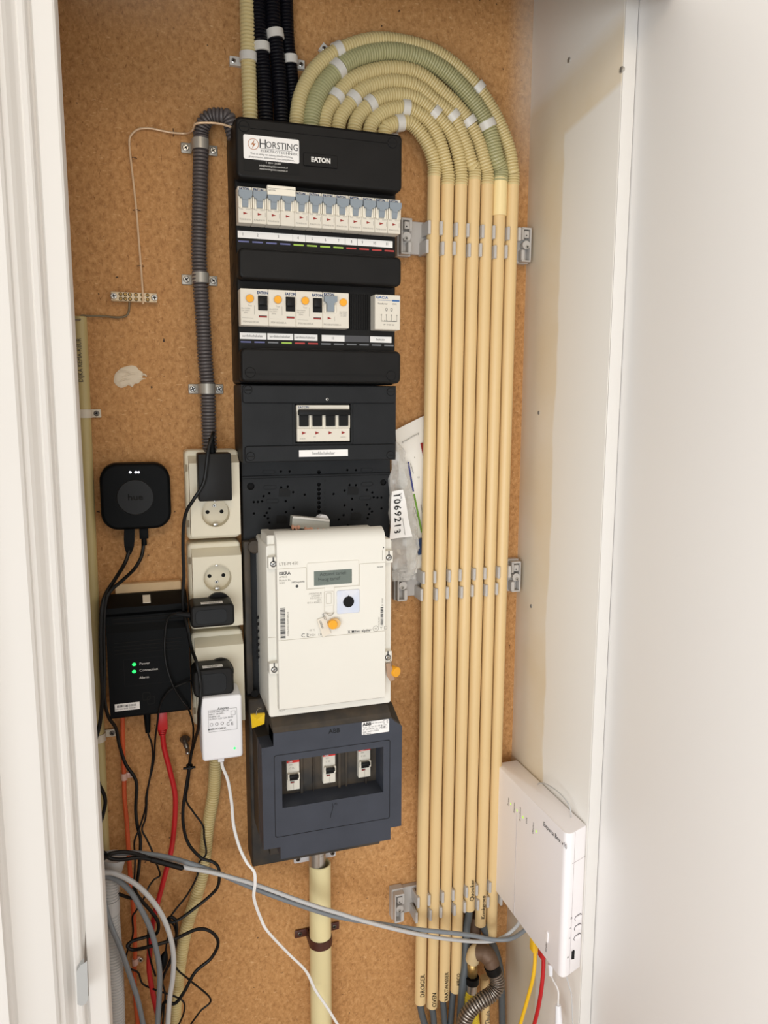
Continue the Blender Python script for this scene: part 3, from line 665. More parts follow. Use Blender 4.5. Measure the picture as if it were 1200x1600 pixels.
# optical port
a_, b_ = MQ(627, 612), MQ(777, 755); zc = (a_.z+b_.z)/2; xc = (a_.x+b_.x)/2
op_ = MB().rrect(a_.x, b_.x, b_.z, a_.z, MF-.002, MF, .002, .0006).build('optical_port_surround', mat('pale_blue_foil', (206, 214, 232), .25, col2=(228, 228, 232), nscale=30), me_)
MB().cyl((xc, MF, zc), (xc, MF-.0035, zc), .0074, n=28, bev=.0006).prism([(xc-.0012, zc+.006), (xc+.0012, zc+.006), (xc, zc+.0092)], MF-.003, MF).build('optical_port', PITCH, op_)
# printed marks
mb = MB().m(LTX); Yq = MF-.0003
def mt_(s_, x, y, size, al='LEFT', rot=0, m=None, wx=1, bold=0):
    if m: mb.m(m)
    q = MQ(x, y); mb.text(s_, size, (q.x, Yq, q.z), rot, align=al, wx=wx, bold=bold)
mt_('LTE-M 450', 240, 436, .0056, m=LTX); mt_('ISKRA', 240, 500, .0056, m=DTX, bold=.03); mt_('AM550', 240, 523, .0036, m=LTX); mt_('Made in EU', 240, 545, .0033); mt_('2024', 240, 563, .0036)
mt_('1000 imp/kWh', 322, 558, .0036, m=DTX, wx=.8); mt_('2025.08', 895, 455, .0028)
for k, s_ in enumerate(('AM550-TD2.38', '3x230/400 V', '0.25-5(100) A', '50 Hz', 'S0 5 A  4.3(60) A')): mt_(s_, 525, 628+15*k, .0032, 'RIGHT', m=LTX, wx=.85)
mt_('C E', 415, 912, .0072, 'CENTER', m=DTX); mt_('M24', 466, 910, .0042, 'CENTER', m=LTX); mt_('1383', 500, 908, .0042, m=LTX)
mt_('X Milieu alpine', 700, 890, .0052, m=DTX, bold=.01); mt_('IR 3x', 828, 876, .0032, m=LTX); mt_('\u2295 Y \u25a1', 868, 870, .006); mt_('-25 \u00b0C', 440, 878, .003); mt_('AL230', 238, 1418, .0032)
mt_('E0062002304938924', 300, 735+100, .0038, 'CENTER', rot=90); mt_('T46.90.001', 910, 820, .003, 'CENTER', rot=90); mt_('51.20.80', 933, 690, .0032, 'CENTER', rot=90)
mb.m(DTX); q = MQ(360, 583); mb.cyl((q.x, MF, q.z), (q.x, Yq, q.z), .0019, n=16)
random.seed(3); a_, b_ = MQ(247, 730), MQ(287, 935); z = b_.z
while z < a_.z: h_ = random.choice((.0004, .0008, .0012)); mb.box(a_.x, b_.x-.0006, Yq, MF, z, z+h_); z += h_+random.choice((.0004, .0007, .001))
a_, b_ = MQ(920, 722), MQ(938, 842); z = b_.z
while z < a_.z: h_ = random.choice((.0004, .0008, .0012)); mb.box(a_.x, b_.x, Yq, MF, z, z+h_); z += h_+random.choice((.0004, .0007, .001))
q = MQ(940, 325); mb.prism([(q.x-.001, q.z-.001), (q.x+.001, q.z), (q.x-.001, q.z+.002)], Yq, MF); mb.m(LTX).box(q.x-.0018, q.x-.0015, Yq, MF, q.z-.017, q.z-.003)
mb.build('lettering', None, me_)
# hasp for the front seal
hb = MB()
def ring_rect(mb, x0, x1, z0, z1, y, w_=.0004, r=.001):
    P0 = []; P1 = []
    for (L_, o) in ((P0, 0), (P1, w_)):
        for cx, cz, a0 in ((x1-o-r, z1-o-r, 0), (x0+o+r, z1-o-r, 90), (x0+o+r, z0+o+r, 180), (x1-o-r, z0+o+r, 270)):
            for k in range(5): a = radians(a0+22.5*k); L_.append((cx+r*cos(a), y, cz+r*sin(a)))
    mb.loops([P0, P1], cap0=False, cap1=False)
a_, b_ = MQ(541, 617), MQ(605, 760); ring_rect(hb, a_.x, b_.x, b_.z, a_.z, MF-.0014); a_, b_ = MQ(553, 627), MQ(590, 697); ring_rect(hb, a_.x, b_.x, b_.z, a_.z, MF-.0016)
a_, b_ = MQ(541, 700), MQ(605, 750)
hb.build('hasp_outline', SEAM, me_)
MB().rrect(MQ(541, 0).x, MQ(605, 0).x, MQ(0, 760).z, MQ(0, 617).z, MF-.0013, MF, .001, .0004).build('sealing_hasp', METER, me_)
TAGM = mat('clear_seal_plastic', (226, 218, 204), .25)
SEALW = mat('seal_wire', (150, 140, 124), .35, metal=.7)
t = thing('wire_seal', 'amber wire seal with clear printed tag hanging on the meter front', 'wire seal', MQ(560, 930))
q = MQ(575, 770); c_ = MQ(590, 828)
MB().tube(smooth([Vector((MQ(548, 755).x, MF-.002, MQ(548, 755).z)), Vector((q.x, MF-.004, q.z-.001)), Vector((MQ(606, 757).x, MF-.002, MQ(606, 757).z))]), .0004, 6).build('seal_wire', SEALW, t)
MB().cyl((c_.x+.004, MF-.002, c_.z), (c_.x+.004, MF-.007, c_.z), .0072, n=24, bev=.001).build('seal_rim', mat('seal_clear_amber', (222, 186, 130), .3), t)
MB().cyl((c_.x, MF-.004, c_.z), (c_.x, MF-.010, c_.z), .0062, n=24, bev=.001).build('seal_cap', YEL, t)
P = [MQ(x, y) for x, y in ((492, 803), (546, 785), (584, 896), (530, 922))]
tg = MB().loops([[(p.x, MF-.0012, p.z) for p in P], [(p.x, MF-.0028, p.z) for p in P]], smooth=False).build('seal_tag', TAGM, t)
c1 = MQ(520, 835); MB().text('1000061', .0044, (c1.x, MF-.003, c1.z), -70, wx=.8).text('N0161', .0044, (MQ(532, 0).x, MF-.003, MQ(0, 830).z), -70, wx=.8).build('lettering', DTX, tg)
t = thing('hanging_seal', 'amber seal on a wire loop hanging off the meter lower right screw', 'wire seal', A(610, 1062, -.125))
qq = [A(605, 1026, -.13), A(611, 1034, -.134), A(611, 1042, -.13), A(606, 1048, -.128)]
MB().tube(smooth(qq+[A(603, 1038, -.129)]), .0005, 6).build('seal_wire', SEALW, t)
P = [A(x, y, -.129) for x, y in ((602.5, 1037), (611, 1035.5), (616, 1062), (609, 1064), (604.5, 1056))]
tg = MB().loops([[(p.x, p.y+.001, p.z) for p in P], [(p.x, p.y-.0015, p.z) for p in P]], smooth=False).build('seal_tag', mat('clear_brown_tag', (170, 140, 116), .25), t)
c_ = A(616, 1048, -.124); MB().cyl((c_.x-.003, -.122, c_.z), (c_.x+.002, -.131, c_.z), .0072, n=22, bev=.001).build('seal_cap', YEL, t)
# grey terminal cap with three pink seals lying on the meter's top
t = thing('terminal_cover', 'translucent grey cap lying on top of the white meter', 'terminal cover', A(486, 834, -.075))
P = [A(x, y, -.078) for x, y in ((457, 808), (515, 813.5), (514.5, 831), (456, 824))]
dy = .016
MB().loops([[(p.x, p.y+dy, p.z) for p in P], [(p.x, p.y, p.z) for p in P]], smooth=False).build('cap_shell', mat('smoky_clear_plastic', (178, 178, 170), .25), t)
P2 = [A(x, y, -.079) for x, y in ((458, 806.5), (515, 812), (515, 815), (457.5, 809.5))]
MB().loops([[(p.x, p.y+.012, p.z) for p in P2], [(p.x, p.y-.0008, p.z) for p in P2]], smooth=False).build('cap_rim', CLIPW, t)
q = A(502, 815, -.056); o = MB().cyl((q.x-.001, -.054, q.z), (q.x+.002, -.061, q.z), .0105, n=26, bev=.001).build('round_plug', WHT)
tag(o, 'round white plug behind the grey cap above the meter', 'plug')
PINK = mat('pink_seal_plastic', (214, 160, 134), .4)
for k, (px, py) in enumerate(((462, 826), (482, 829), (502, 831))):
    q = A(px, py-2.5, -.088); mb = MB().box(q.x-.006, q.x+.006, q.y-.002, q.y+.002, q.z-.0014, q.z+.0014, .0006).box(q.x-.0055, q.x-.003, q.y-.003, q.y+.002, q.z-.003, q.z+.003, .0006)
    mb.box(q.x+.002, q.x+.005, q.y-.003, q.y+.002, q.z-.0028, q.z+.0022, .0006).cyl((q.x+.001, q.y-.004, q.z-.004), (q.x-.001, q.y, q.z), .001, n=8)
    tag(mb.build('pink_clip', PINK), ('pink plastic clip on the grey cap over the meter, left one of three', 'pink plastic clip on the grey cap over the meter, middle one of three', 'pink plastic clip on the grey cap over the meter, right one of three')[k], 'clip', 'pink clips above the meter')

# ------------------------------------------------------------------ lower fuse box
fb = thing('fuse_box', 'slate-black fuse box with three white breakers in a deep window below the meter', 'fuse box', (.24, 0, .80))
AY = -.130; FX0, FX1 = .1432, .3395; FZ0, FZ1 = .8475, .9965
def FQ(x, y, Y=AY): return A(370+x/4.138, 1060+y/4.138, Y)
ox0, ox1 = FQ(293, 700).x, FQ(948, 600).x; oz1 = (FQ(293, 535).z+FQ(948, 445).z)/2; oz0 = (FQ(293, 840).z+FQ(947, 735).z)/2
hole = [(ox0, oz0), (ox1, oz0), (ox1, oz1), (ox0, oz1)]
FT = 1.011; fxa = FQ(237, 420).x; fxb = FQ(1000, 300).x
outer = [(FX0, FZ0), (.166, FZ0), (.166, .8295), (.3235, .8295), (.3235, FZ0), (FX1, FZ0), (FX1, FZ1+.001), (fxb+.004, FZ1+.010), (fxb, FT), (fxa, FT), (fxa, FZ1-.003), (FX0, FZ1-.004)]
MB().plate(outer, [hole], AY, AY+.036).build('front_cover', SLAB, fb)
mb = MB(); mb.box(FX0-.0005, FX1+.001, AY+.036, -.048, FZ0, FZ1-.004); mb.build('housing', DUST, fb)
mb = MB(); mb.box(.1385, .334, -.048, -.0005, .772, 1.028, .0015, 1); mb.box(.162, .325, -.062, -.045, .795, FZ0, .001, 1); mb.build('back_box', DUST, fb)
# sloping shoulder up to the meter
mb = MB(); mb.extx([(AY+.0005, FT), (AY+.006, FT+.006), (-.105, 1.029), (-.055, 1.033), (-.055, FZ1-.01), (AY+.004, FZ1-.01)], fxa, fxb)
mb.extx([(AY+.002, FZ1-.001), (-.085, 1.014), (-.05, 1.016), (-.05, FZ1-.01)], fxb, FX1); mb.build('sloping_shoulder', DUST, fb)
# window frame line
rx0, rx1 = FQ(243, 700).x, FQ(990, 600).x; rz1 = (FQ(243, 495).z+FQ(990, 398).z)/2; rz0 = (FQ(250, 1028).z+FQ(990, 905).z)/2
mb = MB(); ring_rect(mb, rx0, rx1, rz0, rz1, AY-.0003, .0007, .003); mb.build('door_outline', PITCH, fb)
mb = MB(); q = FQ(632, 812); mb.text('(-+)', .005, (q.x, AY-.0003, q.z)); mb.tube(smooth([Vector((FQ(x, y).x, AY-.0003, FQ(x, y).z)) for x, y in ((622, 822), (618, 850), (608, 880), (607, 900))]), .0003, 5)
mb.build('moulded_mark', PITCH, fb)
q = FQ(630, 340); MB().text('ABB', .009, (q.x, AY-.0003, q.z), bold=.02).build('embossed_lettering', SLATE, fb)
IY = AY+.034
for u0, u1, m_ in ((.22, .245, 0), (.345, .352, 0), (.60, .625, 0), (.675, .69, 0), (.88, .895, 0)):
    MB().box(ox0+(ox1-ox0)*u0, ox0+(ox1-ox0)*u1, IY-.003, IY, oz0, oz1).build('inner_rib', DUST, fb)
MB().box(ox0+(ox1-ox0)*.25, ox0+(ox1-ox0)*.34, IY-.0015, IY, oz0+.012, oz1-.002).build('blanking_plate', DUST, fb)
# rating label
lx0_, lx1_ = FQ(808, 300).x, FQ(984, 300).x; lz1_ = (FQ(808, 282).z+FQ(984, 264).z)/2; lz0_ = (FQ(808, 365).z+FQ(984, 345).z)/2
rl = MB().rrect(lx0_, lx1_, lz0_, lz1_, AY-.0004, AY, .0015).build('rating_label', LBL, fb)
mb = MB(); mb.text('ABB', .0062, (lx0_+.0072, AY-.0006, lz1_-.0035), bold=.05, wx=1.1).text('C E', .0058, (lx1_-.0055, AY-.0006, lz1_-.0035)).text('Hafo 1062 schakel', .0024, (lx0_+.0215, AY-.0006, lz1_-.003), wx=.9)
for k, s_ in enumerate(('Type   H 1LH 310 RE B', 'nr: 2CNM109  Un: 230/400', 'max: 2x63A / 50Hz', 'IEC 439-3')): mb.text(s_, .0029, (lx0_+.0015, AY-.0006, lz1_-.0078-.0032*k), align='LEFT')
ring_rect(mb, lx1_-.011, lx1_-.003, lz1_-.0125, lz1_-.0075, AY-.0006, .0003, .0005); mb.text('05', .003, (lx1_-.0065, AY-.0006, lz1_-.010)); mb.build('lettering', DTX, rl)
RBAR = mat('bright_red_print', (210, 40, 34), .5)
BY = IY-.009
for k, (a, b, s_) in enumerate((((323, 535), (405, 716), 'left'), ((558, 492), (638, 680), 'middle'), ((787, 457), (865, 642), 'right'))):
    p0, p1 = FQ(*a, Y=BY), FQ(*b, Y=BY); x0, x1 = p0.x, p0.x+.0177; z1 = (FQ(a[0], a[1], BY).z+FQ(b[0], a[1]-10, BY).z)/2; z0 = z1-.0435; W = x1-x0; h = z1-z0
    t = thing('fuse_box_breaker', '%s of three red-striped white breakers in the fuse box window' % s_, 'circuit breaker', (x0, IY, z0), 'breakers in the lower fuse box')
    mb = MB().m(MOD); mb.box(x0, x1, BY, IY, z0, z0+h*.52, .0005, 1).box(x0, x1, BY+.001, IY, z0+h*.5, z1, .0005, 1)
    mb.m(MODS).box(x0+.0004, x0+.003, BY-.0045, BY, z0+h*.38, z0+h*.60, .0006, 1).box(x1-.003, x1-.0004, BY-.0045, BY, z0+h*.38, z0+h*.60, .0006, 1); mb.build('module_body', None, t)
    MB().m(PITCH).box(x0+.003, x1-.003, BY-.004, BY, z0+h*.36, z0+h*.54, .0006, 1).box(x0+.0026, x1-.0026, BY-.009, BY-.003, z0+h*.47, z0+h*.58, .001).build('toggle', None, t)
    mb = MB().m(RBAR).box(x0, x1, BY+.0004, BY+.001, z1-h*.085, z1-.0002); mb.m(WTX).text('ABB', .0032, (x0+.005, BY+.0003, z1-h*.045), bold=.02)
    mb.m(LTX).text('S201', .0026, (x0+W*.35, BY+.0007, z1-h*.15)).text('C 25', .0034, (x0+W*.4, BY+.0007, z1-h*.27)); mb.m(DTX).box(x0+W*.26, x0+W*.56, BY-.0004, BY, z0+h*.24, z0+h*.30)
    mb.m(REDP).box(x0+W*.28, x0+W*.54, BY-.0006, BY, z0+h*.25, z0+h*.275); mb.m(LTX).box(x0+W*.5, x0+W*.52, BY-.0003, BY, z0, z0+h*.22); mb.build('lettering', None, t)
# yellow seal at the top left corner
t = thing('yellow_seal', 'yellow folded plastic seal wired to the upper left corner of the fuse box', 'seal', A(403, 1135, -.115))
Pf = [A(x, y, -.120) for x, y in ((392, 1117), (414, 1115), (413, 1131), (394, 1138))]; mid = A(402, 1124, -.127)
mb = MB(); bk = [(p.x, p.y+.004, p.z) for p in Pf]; vb = [mb.bm.verts.new(p) for p in bk]; vf = [mb.bm.verts.new(p) for p in Pf]; vm = mb.bm.verts.new(mid)
for i in range(4): j = (i+1) % 4; mb._face((vb[i], vb[j], vf[j], vf[i])); mb._face((vf[i], vf[j], vm))
mb._face(vb[::-1]); mb.build('seal_body', mat('yellow_seal_plastic', (232, 192, 34), .4), t)
MB().tube(smooth([A(400, 1117, -.122), A(402, 1109, -.12), A(408, 1106, -.112), A(403, 1106, -.10)]), .0005, 6).build('seal_wire', SEALW, t)
q = A(631, 1181, -.06); o = MB().cyl((.334, -.05, q.z), (.347, -.05, q.z), .003, n=12).cyl((.341, -.05, q.z-.004), (.346, -.056, q.z-.004), .005, n=16, bev=.001).cyl((.341, -.05, q.z+.004), (.345, -.05, q.z+.006), .0038, n=14).build('wing_knob', CLIPW)
tag(o, 'small clear plastic knob on the right side of the fuse box', 'knob')

# ------------------------------------------------------------------ service pipe below
sx = .2440; t = thing('service_pipe', 'thick pale yellow pipe below the fuse box', 'pipe', (sx, -.03, 0))
ztp = .7445
mb = MB(); n_ = 32
def cring(r, z, cx=sx, cy=-.026): return [(cx+r*cos(2*pi*k/n_), cy+r*sin(2*pi*k/n_), z) for k in range(n_)]
mb.loops([cring(.0168, 0), cring(.0168, ztp-.001), cring(.0160, ztp), cring(.0146, ztp), cring(.0146, ztp-.05)], cap0=True, cap1=True); mb.build('pipe_wall', PVCW, t)
q = A(502, 1535, -.042); MB().text(': : :', .006, (q.x-.004, -.0433, q.z)).build('lettering', LTX, t)
o = MB().cyl((.240, -.026, .70), (.240, -.026, .800), .0128, n=28).cyl((.240, -.026, .760), (.240, -.026, .7625), .0132, n=28).build('steel_entry_pipe', STEEL)
tag(o, 'short bright steel tube dropping from the fuse box into the yellow pipe', 'tube')
def band(mb, cx, cy, r, z0, z1, th=.0012, n=28, tangent=True):
    R1 = []; R2 = []
    rings = []
    for z, rr in ((z0, r), (z0, r+th), (z1, r+th), (z1, r)): rings.append([(cx+rr*cos(2*pi*k/n), cy+rr*sin(2*pi*k/n), z) for k in range(n)])
    mb.loops(rings, closed=True)
t = thing('pipe_clamp', 'rust-brown two-screw clamp around the thick yellow pipe', 'pipe clamp', (sx, -.03, A(502, 1475, -.043).z))
zc = A(502, 1480, -.043).z; mb = MB(); band(mb, sx, -.026, .0169, zc-.007, zc+.007); zl = zc
mb.box(sx-.036, sx-.012, -.004, -.0015, zl-.0065, zl+.0065, .001).box(sx+.012, sx+.036, -.004, -.0015, zl-.0065, zl+.0065, .001)
mb.box(sx-.018, sx-.0155, -.03, -.002, zl-.0065, zl+.0065).box(sx+.0155, sx+.018, -.03, -.002, zl-.0065, zl+.0065); mb.build('strap', BROWN, t)
for d_ in (-.028, .028): mb = MB(); cross_screw(mb, sx+d_, -.0052, zl, .0036, DSTEEL, HOLE); mb.build('screw', None, t)
t = thing('white_pipe_bracket', 'white metal bracket with two screws right under the fuse box', 'bracket', (.240, -.005, A(471, 1341, -.006).z))
z = A(493, 1338, -.006).z; mb = MB().box(.208, .275, -.005, -.001, z-.0075, z+.0075, .002); mb.build('strap', mat('white_enamel', (228, 228, 232), .35), t)
for d_ in (.2125, .2675): mb = MB(); cross_screw(mb, d_+.002, -.0068, z, .0036, DSTEEL, HOLE); mb.build('screw', None, t)

# ------------------------------------------------------------------ straight conduits on the right
CY = -.0275; CR = .0093
def cx_(i, z): 
    t_ = (z-.63)/(1.74-.63); return (.4118+.02105*i)*(1-t_)+(.4176+.02050*i)*t_
tops_px = [270, 283, 283, 275, 282, 277, 283]; bots = [(656, 1573), (674, 1579), (692, 1567), (709, 1555), (734, 1426), (753, 1450), (772, 1466)]
words = ['DROGER', 'OVEN', 'VAATWASSER', 'AIRCO', 'Quooker', 'Kookgroep', None]
wpx = [(661, 1541), (677, 1563), (694, 1543), (708.5, 1533), (736, 1392), (755, 1418), None]
tlen = [38, 24, 52, 24, 44, 52, 0]
pos = ['leftmost', 'second', 'third', 'fourth', 'fifth', 'sixth', 'rightmost']
clab = ['straight cream conduit hand-lettered DROGER, leftmost of the upright row', 'straight cream conduit hand-lettered OVEN, second of the upright row', 'straight cream conduit hand-lettered VAATWASSER, third of the upright row',
        'straight cream conduit hand-lettered AIRCO, fourth of the upright row', 'straight cream conduit hand-lettered Quooker, fifth of the upright row', 'straight cream conduit hand-lettered Kookgroep with a paler sleeve at its top', 'rightmost straight cream conduit of the upright row, next to the side panel']
ctop = []
for i in range(7):
    zt_ = A(678+20*i, tops_px[i], CY-.009).z; zb_ = A(*bots[i], CY-.008).z; ctop.append(zt_)
    t = thing('conduit', clab[i], 'conduit', (cx_(i, zb_), CY, zb_), 'straight conduits in the upright row')
    P0 = Vector((cx_(i, zb_), CY, zb_)); P1 = Vector((cx_(i, zt_), CY, zt_)); d = (P1-P0).normalized()
    mb = MB(); fr = [P0, P0+d*.0012]+[P0.lerp(P1, k/6) for k in range(1, 7)]; mb.tube(fr, [CR-.0014, CR]+[CR]*6, 24); mb.build('pipe_wall', COND, t)
    if words[i]:
        cx0 = cx_(i, A(*wpx[i], CY-CR).z); q = A(*wpx[i], CY-CR); mb = MB()
        mb.text(words[i], tlen[i]*.00104/(.62*len(words[i]))*1.05, (cx0+.0005, CY-CR, q.z), 90, wx=.92, bend=(cx0, CY, CR+.0010), bold=.004, shear=.15)
        mb.build('marker_lettering', PITCH, t, label='black handwritten word')
    if i == 5:
        za = A(780, 335, CY-.01).z; MB().tube([Vector((cx_(i, za), CY, za)), Vector((cx_(i, zt_), CY, zt_+.001))], CR+.0016, 28).build('coupler', CONDL, t, label='paler yellow sleeve')
# clip rails
def rail(name_lab, pyc, rows_px, right=True, leftpx=None, n0=0, zoff=0):
    """rows_px: z of upper row of claws at the left end"""
    z = rows_px; t = thing('conduit_clip_rail', name_lab, 'clip rail', (cx_(0, z), 0, z-.03), 'clip rails across the conduits')
    mb = MB().box(cx_(0, z)-.042, cx_(6, z)+(.036 if right else .012), -.010, -.0005, z-.0335, z+.012, .0008, 1); mb.build('base_strip', CLIP, t)
    for i in range(8):
        xg = (cx_(i, z)+cx_(i-1, z))/2 if 0 < i < 7 else (cx_(0, z)-.0108 if i == 0 else cx_(6, z)+.0108)
        for r_ in (0, 1):
            if i == 7 and r_ == 1 and right: continue
            off = (.0016 if i % 2 else -.0016)*(1 if r_ else -1)*.9
            xx = xg+off; z1 = z+.009-(.026*r_)-.0012*(i % 2)*r_; z0 = z1-.0185
            MB().box(xx-.0021, xx+.0021, CY-.0102, -.006, z0, z1, .0006, 1).build('claw', CLIPW if False else CLIP, t)
    def bracket(cx, flip):
        b = MB(); s_ = -1 if flip else 1; f = -.026
        def bx(a0, a1, y0, y1, z0_, z1_, bv=.0008): b.box(cx+s_*a0, cx+s_*a1, y0, y1, z0_, z1_, bv, 1)
        zc = z-.0115
        bx(-.010, .010, -.014, -.0005, zc-.026, zc+.026); bx(-.0085, -.006, f, -.012, zc-.023, zc+.023); bx(.004, .008, f, -.012, zc+.006, zc+.023); bx(.002, .0075, f, -.012, zc-.023, zc-.008)
        bx(-.0085, .008, f, -.012, zc+.021, zc+.024); bx(-.0085, .0065, f, -.012, zc-.025, zc-.0225); bx(-.004, .004, f-.0006, -.012, zc+.009, zc+.019)
        o = b.build('end_bracket', CLIP, t)
        b = MB(); b.m(CLIP).cyl((cx, -.026, zc-.001), (cx, -.012, zc-.001), .0062, .0050, n=24); b.m(HOLE).cyl((cx-.001, -.0275, zc+.012), (cx-.001, -.0262, zc+.012), .0009, n=10)
        cross_screw(b, cx-s_*.001, -.0275, zc-.004, .0026, SADDLE, HOLE); b.build('screw_boss', None, o)
        return o
    if leftpx: bracket(leftpx, False)
    if right: bracket(cx_(6, z)+.0265, True)
    return t
rail('upper grey clip rail holding the cream conduits beside the first breaker row', 0, A(668, 345, -.037).z-.008, True, A(636, 360, -.026).x)
rail('middle grey clip rail holding the cream conduits level with the meter display', 0, A(662, 895, -.037).z-.008, True, A(628, 905, -.026).x+.002)
rail('lower grey clip rail across the conduits just above the handwritten words', 0, A(652, 1403, -.037).z-.009, False, A(625, 1412, -.026).x)

# ------------------------------------------------------------------ corrugated arches over the board
arches = [
 [(600, 215), (601, 205), (608, 197), (624, 192), (642, 193), (660, 212.5), (673, 237.5)],
 [(574, 215), (579, 198), (596, 177), (621, 169), (642, 171), (667, 187.5), (683, 212.5), (694, 246)],
 [(549, 212), (555, 194), (571, 169), (596, 152), (625, 148), (654, 156), (679, 177), (704, 208), (716, 242)],
 [(524, 210), (530, 190), (546, 162.5), (571, 137.5), (612.5, 127), (650, 135), (679, 158), (708, 183), (727, 225), (736, 254)],
 [(502, 208), (508, 183), (521, 158), (546, 127), (579, 112), (617, 107), (654, 115), (692, 144), (725, 179), (746, 217), (757, 254)],
 [(481, 206), (487, 183), (498, 146), (519, 117), (550, 92.5), (604, 80), (658, 90), (704, 119), (742, 162.5), (762.5, 200), (775, 246)],
 [(459, 204), (464, 183), (471, 146), (492, 108), (529, 79), (590, 62), (662, 74), (708, 100), (746, 137.5), (775, 183), (794, 229), (800, 262)]]
aclips = [[(624, 192)], [(633, 170)], [(579, 163), (680, 177)], [(551, 153), (707, 182)], [(523, 150), (733, 191)], [(526, 107), (758, 196)], [(529, 79), (748, 137.5)]]
alab = ['innermost and shortest cream corrugated arch above the board', 'second cream corrugated arch, counting outward from the smallest', 'third cream corrugated arch, counting outward from the smallest',
        'fourth cream corrugated arch, counting outward from the smallest', 'fifth cream corrugated arch, just inside the grey-green one', 'thicker grey-green corrugated arch, second from outside', 'outermost cream corrugated arch, largest of the nest']
def clip_band(path, px, py, Y, r, name='hose_clip', wid=.0105, label='', tabdir=None, m=CLIPW, group='white clips on the corrugated hoses'):
    q = A(px, py, Y); dp = [(p-q).length for p in path]; i = dp.index(min(dp)); i = max(1, min(len(path)-2, i))
    c = path[i]; d = (path[i+1]-path[i-1]).normalized()
    t = thing(name, label, 'clip', c, group)
    MB().tube([c-d*wid/2, c+d*wid/2], r+.0016, 24).build('ring', m, t)
    if tabdir:
        td = Vector((tabdir[0], 0, tabdir[1])).normalized(); td2 = Vector((-td.z, 0, td.x)); cc = c+td*(r+.006); y0 = -.007
        P = [cc-td*.009-td2*.0055, cc+td*.006-td2*.0055, cc+td*.006+td2*.0055, cc-td*.009+td2*.0055]
        MB().loops([[(p.x, -.001, p.z) for p in P], [(p.x, y0, p.z) for p in P]], smooth=False).build('screw_tab', m, t)
        mb = MB(); cross_screw(mb, cc.x+td.x*.0012, y0-.0012, cc.z+td.z*.0012, .0030, STEEL, HOLE); mb.build('screw', None, t)
    return t
tabs = {(0, 0): (.1, -1), (6, 0): (-.8, .6), (6, 1): (.8, .5), (5, 0): (.1, -1), (4, 0): (-.7, .3), (3, 0): (.5, -.9), (2, 0): (-.9, .5)}
words_n = ['innermost', 'second', 'third', 'fourth', 'fifth', 'grey-green', 'outermost']
for i, pts in enumerate(arches):
    r = .0118 if i == 5 else .0098
    Y = CY-.002 if i != 5 else CY-.003
    P = [A(px, py, Y) for px, py in pts]; zt_ = ctop[i]
    P[0] = Vector((P[1].x-(.002 if i else -.001), Y, 1.785))
    P += [Vector((cx_(i, zt_), CY, zt_+.012)), Vector((cx_(i, zt_), CY, zt_-.004))]
    path = resample(smooth(P, 12), 240)
    o = MB().corr(path, r, .0039, .0013, 18).build('corrugated_arch', FLEXG if i == 5 else FLEX); tag(o, alab[i], 'corrugated conduit', 'corrugated arches above the board')
    for j, (px, py) in enumerate(aclips[i]):
        side = 'left side of' if px < 600 else 'right side of'
        lab = 'white clip on the %s the %s corrugated arch' % (side, words_n[i]) if len(aclips[i]) > 1 else 'white clip near the top of the %s corrugated arch' % words_n[i]
        clip_band(path, px, py, Y, r, label=lab, tabdir=tabs.get((i, j)))
# verticals entering the top
vert = [([(386, -40), (386, 0), (388, 92), (390, 150), (391, 186)], .0098, FLEX, 'upright cream corrugated hose entering the board top at far left', (388, 92), (-1, 0), 'cream'),
        ([(402, -40), (403, 0), (408, 74), (413, 130), (416, 190)], .0098, FLEXK, 'leftmost black corrugated hose entering the board top', (408, 74), None, 'leftmost black'),
        ([(425, -40), (426, 0), (430, 55), (436, 120), (441, 190)], .0098, FLEXK, 'middle black corrugated hose entering the board top', (429.5, 55), None, 'middle black'),
        ([(446, -40), (447, 0), (453, 95), (458, 150), (462, 190)], .0092, FLEXK, 'rightmost black corrugated hose, running behind the cream arch', (453, 95), (1, 0), 'rightmost black')]
for k, (pts, r, m_, lab, cp, td, wn) in enumerate(vert):
    Y = -.022 if k < 3 else -.014
    P = [A(px, py, Y) for px, py in pts]; P[-1] = Vector((P[-1].x, Y, 1.785)); P[0].z = 2.33
    path = resample(smooth(P, 12), 160); o = MB().corr(path, r, .0042 if k else .0047, .0013, 18).build('corrugated_hose', m_); tag(o, lab, 'corrugated conduit', 'corrugated hoses coming down into the board')
    clip_band(path, cp[0], cp[1], Y, r, label='white clip around the %s upright hose' % wn, tabdir=td)
